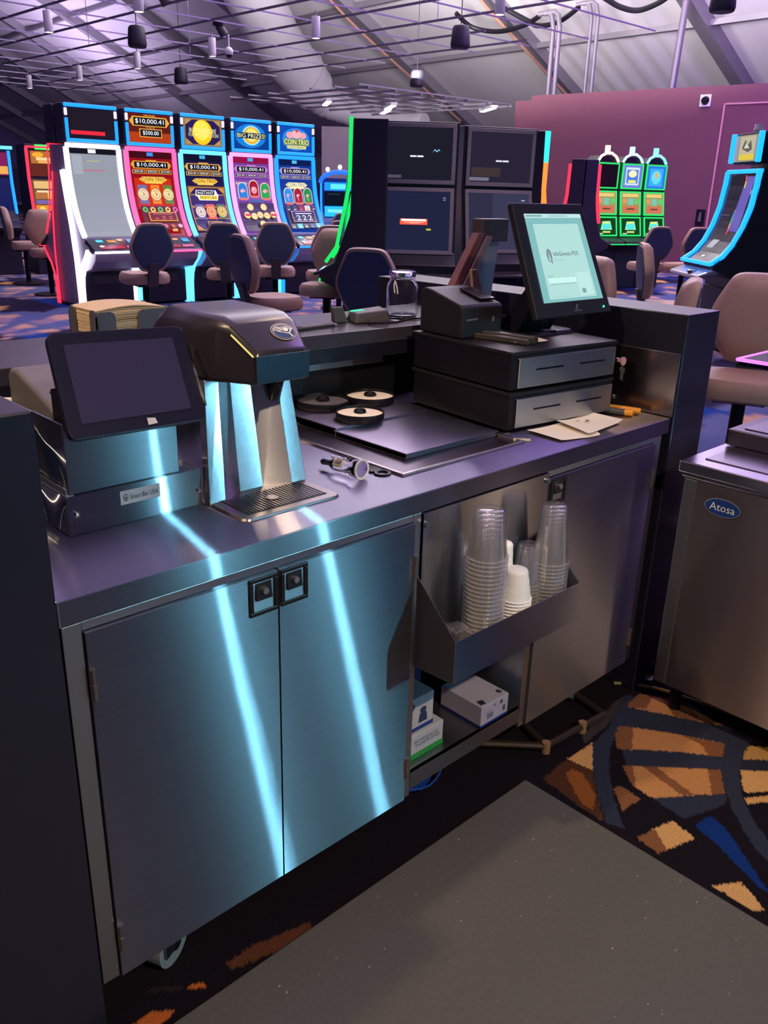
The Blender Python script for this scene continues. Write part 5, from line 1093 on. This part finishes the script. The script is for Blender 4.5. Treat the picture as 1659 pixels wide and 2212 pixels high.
# green bank of three stacked-screen machines
gs = [[('r', '180c1c', 0, 0, 1, 1)], [('r', '6a7ac8', 0, 0, 1, 1), ('r', 'c8d8f4', .14, .12, .86, .9), ('r', '4a78d0', .2, .2, .8, .8), ('e', 'f0e0b0', .5, .62, .22, .16), ('r', 'd8e070', .3, .22, .7, .34)], [('r', '2a70d8', 0, 0, 1, 1), ('r', '3aa0f0', .14, .1, .86, .9), ('e', '60d0f4', .5, .5, .26, .3), ('e', 'f0a040', .5, .6, .08, .14)]]
midi = [('r', '9a8a58', 0, 0, 1, 1), ('r', 'd8c070', .08, .80, .92, .96), ('r', 'c86a50', .1, .08, .9, .36), ('r', '70b8a0', .36, .42, .66, .74), ('r', 'd0905a', .08, .48, .30, .72), ('r', '5ac070', .72, .48, .94, .72), ('r', '4a3a28', .3, .2, .7, .26)]
lowi = [('r', '103a1a', 0, 0, 1, 1), ('p', '90e0a0', [(.2, .3), (.3, .8), (.72, .82), (.8, .3)]), ('e', '50d8d8', .5, .5, .22, .2), ('r', 'e8e060', .36, .68, .62, .78), ('r', 'c0e070', .3, .12, .7, .22), ('r', 'd0e8d0', .06, .04, .3, .10)]
GB = Vector((12.86, 7.46, 0)); gd = Vector((math.cos(R(-16)), math.sin(R(-16)), 0)); GBR = -16
GW = .54
for k in range(3):
    p = GB + gd * (GW * k)
    sp = dict(w=GW - .02, d=.5, h=2.06, m=mat('green_cab', (.012, .03, .02), .4), frame=(n_green, .022), prof=[(0, 2.06), (0, 1.60), (-.07, 1.16), (-.14, .86), (-.34, .80), (-.34, .74), (-.10, .64), (-.10, 0), (.5, 0), (.5, 2.06)],
              screens=[(1.66, -.01, 2.02, -.01, .05, gs[k], scr), (1.24, -.066, 1.58, -.012, .05, midi, scr), (.90, -.136, 1.17, -.08, .05, lowi, scr)],
              deck=[('r', '502018', 0, 0, 1, 1), ('e', 'f8f0e8', .72, .5, .1, .2), ('e', 'f0a060', .45, .45, .06, .12), ('r', 'c05030', .1, .4, .28, .6)], bars=[(n_green, (-.26, .26, -.36, -.34, .745, .765))])
    m = plain_slot('slot_machine', ('green lit slot machine with a dark top screen, left one of the bank of three', 'green lit slot machine in the middle of the bank of three', 'green lit slot machine with a blue top screen, right one of three')[k], sp, p.x, p.y, GBR)
    m.location = (0, 0, 0); m.rotation_euler = (0, 0, 0)
    col = (neon('peach', 'ffc0a8', 2.2), neon('ice', 'a0c8ff', 1.8), neon('aqua', '70e8ff', 1.8))[k]
    b = B(); b.tube([(-.22, 0, 2.06), (-.16, 0, 2.14), (-.05, 0, 2.19), (.06, 0, 2.19), (.16, 0, 2.14), (.22, 0, 2.06)], .022, 8); part('crown_light', b, col, m, smooth=True)
    b = B(); b.cyl((.0, .05, 2.19), (.0, .05, 2.31), .045, n=12); part('crown_lamp', b, col, m, smooth=True)
    b = B(); b.prism([(-.24, 2.055), (-.15, 2.15), (.15, 2.15), (.24, 2.055)], 'y', .02, .30); part('crown', b, black, m)
    m.location = (p.x, p.y, 0); m.rotation_euler = (0, 0, R(GBR))
# pair of red edged machines left of the bank, seen side on
for k, (x, y, rz, lb) in enumerate(((11.84, 7.43, -155, 'dark slot machine with a red lit edge left of the green bank'), (12.11, 7.22, 52, 'dark slot machine with a small red edge touching the green bank'))):
    sp = dict(w=.40, d=.2, h=2.05, screens=[(1.05, -.10, 1.9, -.02, .06, [('r', '101018', 0, 0, 1, 1)], scr)], neon=[(n_red, [(-.02, 1.98), (-.03, 1.50), (-.10, 1.10)], .05, .02)])
    plain_slot('slot_machine', lb, sp, x, y, rz)
# curved blue machines: one at the right, its twin in the aisle behind the photographer
CP = [(-.36, .90), (-.26, .97), (-.17, 1.09), (-.10, 1.25), (-.05, 1.44), (-.025, 1.66), (-.02, 1.78)]
def curved(label, x, y, rz, w, nm, items, bars=True):
    sw = .045 if bars else .014
    LP = CP if bars else [(-.05 + a * .06, c) for a, c in CP]
    t = thing('slot_machine', label, 'slot machine'); hw = w / 2
    b = B(); b.prism([(.0, 1.80)] + CP[::-1][1:] + [(-.36, .84), (-.10, .74), (-.06, 0), (.75, 0), (.75, 2.05), (.25, 2.05), (.20, 1.80)], 'x', -hw, hw); part('cabinet', b, mat('cab_black', None), t)
    f0 = path_map(CP, -hw + .06, hw - .06); art('main_screen', items, lambda u, v, h: f0(u, v, h + .003), scrdim, t, rows=14, lift=.0012)
    for s in (-1, 1):
        xa, xb = sorted((s * hw, s * (hw - sw))); b = B(); b.strip([(a - .012, c) for a, c in LP], (xa, xb), .045 if bars else .02); part('side_light', b, nm, t, smooth=True)
        if not bars: continue
        b = B(); b.box(*sorted((s * hw * .86, s * (hw * .86 - .05))), -.07, -.02, 1.86, 2.14); part('topper_light', b, nm, t, bevel=.01)
    if bars:
      b = B(); b.box(-hw, hw, -.045, -.0, 1.76, 1.80); part('head_light', b, nm, t, bevel=.01)
      b = B(); b.box(-hw, hw, -.41, -.37, .875, .912); part('foot_light', b, nm, t, bevel=.01)
    b = B(); b.box(-hw * .86 + .03, hw * .86 - .03, -.03, .14, 1.85, 2.14); tp = part('topper', b, black, t, bevel=.01)
    art('top_screen', [('r', '8a8478', 0, 0, 1, 1), ('r', 'b0a890', .2, .1, .8, .95), ('r', 'd0b840', .25, .06, .8, .28), ('p', '5a5850', [(.3, .5), (.4, .85), (.5, .6), (.62, .8), (.7, .45), (.55, .35)]), ('p', 'c8c2b4', [(.38, .5), (.45, .7), (.6, .5)])], plane_map((-hw * .86 + .04, -.034, 1.87), (w * .86 - .08, 0, 0), (0, 0, .25)), scr, tp)
    b = B(); b.cyl((.0, .05, 2.14), (.0, .05, 2.22), .04, n=14); b.cyl((0, .05, 2.16), (0, .05, 2.18), .046, n=14); part('service_lamp', b, white, t, smooth=True)
    b = B(); b.hexa([(-hw, -.52, .74), (hw, -.52, .74), (hw, -.30, .79), (-hw, -.30, .79)], [(-hw, -.51, .78), (hw, -.51, .78), (hw, -.30, .86), (-hw, -.30, .86)]); dk = part('button_deck', b, mat('deck_silver', (.35, .33, .40), .25, .6), t, bevel=.02)
    b = B(); b.lathe([(.05, 0), (.05, .02), (.04, .03), (.001, .03)], (hw * .3, -.46, .795), 20, cap=False); part('play_button', b, chrome, dk, smooth=True)
    b = B(); b.box(-hw + .02, hw - .02, -.12, -.05, .02, .64); part('lower_door', b, mat('slot_black', None), t, bevel=.006)
    t.location = (x, y, 0); t.rotation_euler = (0, 0, R(rz)); return t
dark = [('r', '24202c', 0, 0, 1, 1), ('p', 'a0a0b0', [(.20, .20), (.26, .30), (.50, .30), (.44, .20)]), ('r', '55505e', .1, .56, .4, .57), ('r', '3a3644', 0, .96, .25, 1), ('p', '5a50a0', [(.62, .40), (.66, .95), (.95, .95), (.95, .40)]), ('e', 'f0e8d8', .44, .08, .05, .015), ('e', 'b0a8e0', .88, .80, .05, .03), ('e', '3a3460', .88, .80, .03, .018)]
rb = ['e04030', 'e8a030', '40c050', '30a0e0', 'd8e040', 'e03030', '40d060', '30b0c8', 'e8c030', 'e04a30']
for i in range(10):
    y0 = .36 + .06 * i; xw = lambda y: .62 + .06 * math.sin(y * 9); dark.append(('p', rb[i], [(xw(y0), y0), (xw(y0) + .035, y0), (xw(y0 + .06) + .035, y0 + .06), (xw(y0 + .06), y0 + .06)]))
curved('slot machine with a tall curved screen in blue neon at the right edge', 8.62, 3.08, -131, .78, neon('sky', '1690ff', 1.8), dark)
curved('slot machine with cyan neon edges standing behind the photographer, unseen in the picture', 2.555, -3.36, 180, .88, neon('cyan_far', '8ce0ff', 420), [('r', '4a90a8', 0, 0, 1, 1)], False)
# far left and far middle machines
sl = [('r', '5a2418', 0, 0, 1, 1), ('r', 'a86a30', .05, .5, .95, .98), ('r', 'f0c890', .2, .62, .85, .74), ('r', 'e8a860', .25, .52, .75, .60), ('e', 'f0a030', .25, .84, .16, .10), ('e', 'e06a30', .75, .86, .14, .09)]
sl2 = [('r', '6a4a30', 0, 0, 1, 1), ('r', 'd8b070', .05, .72, .95, .95), ('r', 'a86a3a', .05, .4, .95, .62), ('r', '7060a0', .05, .24, .95, .36), ('r', 'e8d0a0', .1, .60, .9, .66), ('r', 'e8c050', .4, .4, .6, .6), ('r', 'e08030', .02, .02, .98, .2), ('e', 'f0d060', .2, .1, .08, .06), ('e', 'e05070', .6, .1, .08, .06)]
sp = dict(w=.68, d=.5, h=2.08, screens=[(1.58, -.01, 1.98, -.01, .05, sl, scr), (1.02, -.09, 1.53, -.015, .05, sl2, scr)], neon=[(n_red, [(-.03, 2.02), (-.03, 1.55), (-.12, .98)], .05, .035)], bars=[(n_red, (-.34, .34, -.05, -.02, 2.02, 2.05)), (neon('counter_green', '30ff60', 1.2), (-.18, .14, -.04, -.02, 1.995, 2.075))])
plain_slot('slot_machine', 'red edged slot machine with orange screens at the far left', sp, 6.10, 14.05, -6)
sp = dict(w=.70, d=.5, h=2.0, screens=[(1.58, -.01, 1.93, -.01, .05, [('r', '7a1a50', 0, 0, 1, 1), ('r', 'e0a050', .0, .05, 1, .4), ('e', 'e090b0', .3, .75, .25, .2)], scr), (1.02, -.09, 1.53, -.015, .05, [('r', '141a50', 0, 0, 1, 1), ('p', '2a80f0', [(.2, .3), (.24, .3), (.6, .8), (.56, .8)])], scr)], neon=[(n_blue, [(-.03, 1.96), (-.03, 1.5), (-.12, .98)], .05, .035)], bars=[(n_cyan, (-.4, .4, -.05, -.02, 1.98, 2.03))])
plain_slot('slot_machine', 'blue edged slot machine cut by the left edge of the picture', sp, 5.20, 14.25, -6)
for k, (x, y, lb) in enumerate(((11.75, 13.05, 'blue arched slot machine beyond the row, left one'), (12.75, 12.45, 'blue arched slot machine beyond the row, right one'))):
    sp = dict(w=.80, d=.5, h=1.72, m=mat('blue_cab', (.01, .05, .22), .35), screens=[(.98, -.10, 1.18, -.05, .08, [('r', '20b8f8', 0, 0, 1, 1), ('r', '70e0ff', .1, .4, .9, .7)], scr), (1.20, -.05, 1.46, -.02, .08, [('r', '08101c', 0, 0, 1, 1), ('r', '3a4a5a', .1, .8, .5, .84)], scr), (1.48, -.02, 1.64, -.01, .08, [('r', '2090f0', 0, 0, 1, 1), ('r', '60e0f8', .2, .2, .8, .8)], scr)],
              neon=[(n_blue, [(-.03, 1.62), (-.05, 1.2), (-.14, .9)], .05, .03)])
    m = plain_slot('slot_machine', lb, sp, x, y, -32)
    m.location = (0, 0, 0); m.rotation_euler = (0, 0, 0)
    b = B(); b.tube([(-.40 * math.cos(a), -.02, 1.62 + .22 * math.sin(a)) for a in [PI * i / 14 for i in range(15)]], .045, 8); part('arch_light', b, neon('deep_blue', '1a6cff', 1.1), m, smooth=True)
    for i in range(3):
        b = B(); b.ell((-.25 + .25 * i, -.02, 1.93 - abs(i - 1) * .05), (.045, .045, .05), 10, 6); part('crown_lamp', b, neon('warm_lamp', 'ffe0c0', 1.4), m, smooth=True)
    m.location = (x, y, 0); m.rotation_euler = (0, 0, R(-32))
# cart shelf with violet light at the right edge
t = thing('drink_rail', 'small dark rail with a violet lit edge at the right edge of the picture', 'rail', (3.5, .35, 0))
b = B(); b.box(3.19, 4.0, .29, .44, .835, .865); part('top', b, black, t, bevel=.006)
b = B(); b.tube([(4.0, .445, .862), (3.185, .445, .862), (3.185, .285, .862)], .008, 8); part('edge_light', b, n_violet, t, smooth=True)
for x in (3.5, 3.9):
    b = B(); b.box(x, x + .05, .34, .40, 0, .835); part('leg', b, black, t)

# ------------------------------------------------------------ ceiling grid, pendants, speakers, duct, cables
GZ = 3.92
wire = mat('grid_wire', (.30, .27, .34), .4, .6)
gr = thing('ceiling_grid', 'hanging open wire grid spread under the tent roof at upper left', 'grid', (8, 14, GZ))
for k in range(9):
    x = 3.6 + 1.1 * k; y0 = 6.4 if k < 7 else 9.0; b = B(); b.box(x - .012, x + .012, y0, 25.0, GZ, GZ + .03); part('main_runner', b, wire, gr)
for k in range(15):
    y = 6.9 + 1.22 * k; b = B(); b.box(3.0, 12.9, y - .006, y + .006, GZ + .005, GZ + .025); part('cross_bar', b, wire, gr)
for k in range(8):
    x, y = 3.6 + 1.1 * (k % 4) * 2, 9.0 + 7 * (k // 4); b = B(); zt = 1.497 + 1.127 * HH - SL * (x - CX + .5); b.cyl((x, y, GZ + .03), (x, y, zt), .006, n=6); part('hanger', b, wire, gr)
gr2 = thing('ceiling_grid', 'lower bright metal grid with strip lamps beyond the idle machines', 'grid', (14, 14, 3.4))
for k in range(7):
    b = B(); x = 12.2 + .75 * k; b.box(x - .02, x + .02, 12.7, 17.5, 3.40, 3.44); part('main_runner', b, alu, gr2)
for k in range(7):
    b = B(); y = 12.8 + .75 * k; b.box(12.0, 16.9, y - .02, y + .02, 3.445, 3.475); part('cross_bar', b, alu, gr2)
for k, (x, y) in enumerate(((16.2, 13.0), (14.6, 14.6), (15.4, 15.6), (13.2, 15.2))):
    t = thing('strip_lamp', ('bright white strip lamp above the right idle machine', 'white strip lamp in the lower grid, second from the right', 'white strip lamp near the pink wall corner', 'white strip lamp at the left of the lower grid')[k], 'lamp', (x, y, 3.32))
    b = B(); b.obox((x, y, 3.35), (.16, 1.1, .05), -.6); part('housing', b, white, t, bevel=.01)
    b = B(); b.obox((x, y, 3.315), (.12, 1.04, .025), -.6); part('tube', b, neon('strip_white', 'fff4ff', 3.0), t, bevel=.008)
def pendant(x, y, label, lit=True):
    t = thing('pendant_lamp', label, 'lamp', (x, y, GZ - .34))
    b = B(); b.lathe([(.062, 0), (.064, .004), (.064, .28), (.058, .288), (.001, .288)], (x, y, GZ - .33), 24, cap=False); b.lathe([(.056, .0), (.056, .03)], (x, y, GZ - .33), 24, cap=False); part('shade', b, white, t, smooth=True)
    b = B(); b.lathe([(.056, .012), (.001, .012)], (x, y, GZ - .33), 20, cap=False); part('lens', b, neon('lens', 'fff0e0', 5), t)
    b = B(); b.cyl((x, y, GZ - .05), (x, y, GZ + .03), .012, n=8); part('stem', b, alu, t)
for k, (x, y, lb) in enumerate(((5.83, 12.85, 'white cylinder lamp at upper left, left of the nearest black speaker'), (8.74, 15.55, 'white cylinder lamp below the nearest left speaker'), (8.72, 12.9, 'white cylinder lamp right of the lower left speaker'),
     (8.95, 18.5, 'white cylinder lamp third from the left, far down the hall'), (9.0, 21.3, 'white cylinder lamp furthest down the hall at left'), (8.62, 9.97, 'white cylinder lamp in front of the fabric duct'), (5.9, 10.25, 'white cylinder lamp cut by the top edge above the left speaker'), (8.9, 6.7, 'white lamp end at the top edge near the bundled cables'))):
    pendant(x, y, lb)
    lamp('pendant_spot', 'SPOT', (x, y, GZ - .34), 70, (1.0, .80, .85), (x, y, 0), .05, 95, .9)
for k, (x, y) in enumerate(((5.6, 3.2), (5.6, 6.0), (3.6, 8.3), (9.0, 4.0), (11.5, 5.0))):  # spots added to brighten the chairs, no pendants hang at these points
    lamp('pendant_spot', 'SPOT', (x, y, GZ - .3), (150, 120, 110, 140, 90)[k], ((1.0, .66, .55), (1.0, .72, .75), (.9, .7, 1.0), (1.0, .6, .5), (1.0, .6, .6))[k], (x, y, 0), .05, 100, .9)
for k, (x, y, lb) in enumerate(((7.56, 13.36, 'black hanging speaker at upper left'), (10.83, 17.44, 'black hanging speaker lower left of the fabric duct'), (14.17, 13.33, 'black hanging speaker in front of the bright roof panels'), (10.80, 9.06, 'black hanging speaker near the bundled cables'), (10.6, 4.64, 'black hanging speaker cut by the top right edge'))):
    t = thing('hanging_speaker', lb, 'speaker', (x, y, 3.63))
    b = B(); b.lathe([(.001, 0), (.13, 0), (.145, .012), (.155, .05), (.135, .28), (.115, .315), (.06, .33), (.001, .33)], (x, y, 3.63), 28, cap=False); part('cabinet', b, mat('speaker_black', (.02, .018, .03), .5), t, smooth=True)
    b = B(); b.lathe([(.001, -.003), (.118, -.003), (.122, 0)], (x, y, 3.63), 28, cap=False); part('grille', b, dgrey, t)
    zt = 1.497 + 1.127 * HH - SL * (x - CX + .3) - .4
    b = B(); b.cyl((x, y, 3.96), (x, y, zt), .008, n=6); part('cable', b, black, t)
t = thing('dome_camera', 'small white dome camera hanging from the grid beside the duct', 'camera', (8.87, 12.62, 3.6))
b = B(); b.ell((8.87, 12.62, 3.66), (.075, .075, .075), 16, 10); part('dome', b, white, t, smooth=True)
b = B(); b.ell((8.87, 12.62, 3.615), (.055, .055, .06), 14, 8); part('lens', b, blackg, t, smooth=True)
b = B(); b.cyl((8.87, 12.62, 3.72), (8.87, 12.62, GZ), .015, n=8); part('stem', b, white, t)
for k, (x, y) in enumerate(((6.3, 10.4), (8.2, 11.9))):
    t = thing('grid_spotlight', ('small dark spotlight clamped to the grid left of the upper pendant', 'small dark spotlight clamped to the grid above the lower speaker')[k], 'lamp', (x, y, GZ - .15))
    b = B(); b.cyl((x, y, GZ - .02), (x + .08, y - .05, GZ - .16), .06, .075, n=16); part('can', b, dgrey, t, smooth=True)
    b = B(); b.cyl((x, y, GZ - .03), (x, y, GZ + .02), .09, n=16); part('clamp', b, black, t)
t = thing('air_duct', 'long white fabric air duct sagging down under the tent roof', 'duct', (17, 22, 4))
def duct(pts, rad, n=20):
    b = B(); P = [Vector(p) for p in pts]; Q = []; Rr = []
    for i in range(len(P) - 1):
        for k in range(6):
            s = k / 6; p0, p1, p2, p3 = P[max(i - 1, 0)], P[i], P[i + 1], P[min(i + 2, len(P) - 1)]
            Q.append(.5 * ((2 * p1) + (p2 - p0) * s + (2 * p0 - 5 * p1 + 4 * p2 - p3) * s * s + (3 * p1 - p0 - 3 * p2 + p3) * s ** 3)); Rr.append(rad[i] * (1 - s) + rad[i + 1] * s + .015 * math.sin(k * 2.1 + i))
    Q.append(P[-1]); Rr.append(rad[-1]); rings = []; u = None
    for i, p in enumerate(Q):
        d = (Q[min(i + 1, len(Q) - 1)] - Q[max(i - 1, 0)]).normalized(); u = d.orthogonal().normalized() if u is None else (u - d * u.dot(d)).normalized(); w = d.cross(u)
        rings.append([p + (u * math.cos(2 * PI * k / n) + w * math.sin(2 * PI * k / n)) * Rr[i] for k in range(n)])
    return b.loft(rings)
dm = mat('duct_fabric', (.62, .60, .62), .65, noise=.05, nscale=3, bump=.2, bscale=3)
part('main_run', duct([(12.5, 19.0, 7.7), (14.9, 20.5, 6.5), (16.85, 21.85, 5.5), (18.0, 22.3, 4.9), (18.7, 22.45, 4.45)], [.72, .75, .78, .78, .70]), dm, t, smooth=True)
part('branch_run', duct([(18.6, 22.45, 4.42), (19.2, 22.5, 4.2), (19.65, 22.1, 3.95), (20.0, 21.4, 3.72), (20.3, 20.4, 3.55), (20.5, 19.2, 3.5)], [.55, .52, .42, .38, .34, .30]), dm, t, smooth=True)
b = B(); c, d = Vector((18.0, 22.3, 4.9)), (Vector((18.7, 22.45, 4.45)) - Vector((16.85, 21.85, 5.5))).normalized(); u = d.orthogonal().normalized(); w = d.cross(u)
b.tube([c + (u * math.cos(a) + w * math.sin(a)) * .79 for a in [2 * PI * k / 24 for k in range(25)]], .03, 6); part('seam_band', b, mat('duct_band', (.5, .48, .5), .7), t, smooth=True)

cm = mat('conduit_metal', (.16, .14, .18), .5, .5)
def wz(s, d): p = A + dv * s + nv * d; return p
for k, (s, zt, lb) in enumerate(((.62, 5.25, 'grey conduit pair rising from the pink wall top, left'), (1.55, 5.35, 'grey flexible conduit pair rising from the pink wall top, right'), (3.55, 5.5, 'single grey strut from wall top to roof, right of the conduits'))):
    p = wz(s, .35); t = thing('conduit', lb, 'pipe', (p.x, p.y, 3.5))
    for j in range((2, 2, 1)[k]):
        q = p + dv * (.16 * j); top = Vector((q.x, q.y, zt)); path = [(q.x, q.y, 3.0), (q.x, q.y, zt - .25), top - dv * .06, top - dv * .16 + Vector((0, 0, .08)), top - dv * .4 + Vector((0, 0, .06))] if k < 2 else [(q.x, q.y, 3.0), (q.x + .2, q.y, zt + .3)]
        b = B(); b.tube(path, (.055, .04, .07)[k], 10); part('pipe', b, cm, t, smooth=True)
def cab(name, label, pts, r, m):
    b = B(); P = [Vector(p) for p in pts]; Q = []
    for i in range(len(P) - 1):
        for k in range(6):
            s = k / 6; p0, p1, p2, p3 = P[max(i - 1, 0)], P[i], P[i + 1], P[min(i + 2, len(P) - 1)]
            Q.append(.5 * ((2 * p1) + (p2 - p0) * s + (2 * p0 - 5 * p1 + 4 * p2 - p3) * s * s + (3 * p1 - p0 - 3 * p2 + p3) * s ** 3))
    Q.append(P[-1]); b.tube(Q, r, 8); o = part(name, b, m, None, smooth=True, loc=pts[0]); tag(o, label, 'cable'); return o
cab('hanging_cable', 'thick black cable swagging from the grid to the left conduit', [(16.97, 14.86, 5.58), (17.44, 14.73, 5.33), (17.66, 14.09, 5.2), (17.55, 13.23, 5.23), (17.33, 12.6, 5.33)], .055, black)
cab('hanging_cable', 'thick black cable swagging between the two conduits', [(16.9, 13.5, 5.6), (17.35, 13.0, 5.30), (17.55, 12.76, 5.18), (17.48, 12.13, 5.2), (17.19, 11.44, 5.36)], .055, black)
cab('hanging_cable', 'thick black cable looping at the top edge right of the conduits', [(16.9, 10.95, 5.55), (17.02, 10.7, 5.43), (17.3, 10.46, 5.27), (17.44, 10.09, 5.19), (17.26, 9.47, 5.26), (17.1, 9.1, 5.4)], .055, black)
cab('hanging_cable', 'thin red cable running down the rafter at top right', [tuple(roof(15.2, 6.95, .75)), tuple(roof(16.4, 6.6, .8)), tuple(roof(18.2, 6.55, .7)), tuple(roof(20.0, 6.6, .7))], .03, mat('red_cable', (.5, .05, .04), .5))
for k, v0 in enumerate((11.7 + 4.85, 11.7 + 9.7)):
    cab('hanging_cable', ('orange and grey cable loosely tied along the rafter behind the conduits', 'orange and grey cable loosely tied along the rafter beside the black speaker')[k], [tuple(roof(11.0 + 1.4 * i, v0 - .25 + .06 * math.sin(i * 2.3), .62 + .08 * math.sin(i * 1.7))) for i in range(8)], .035, mat('orange_cable', (.40, .20, .14), .6))
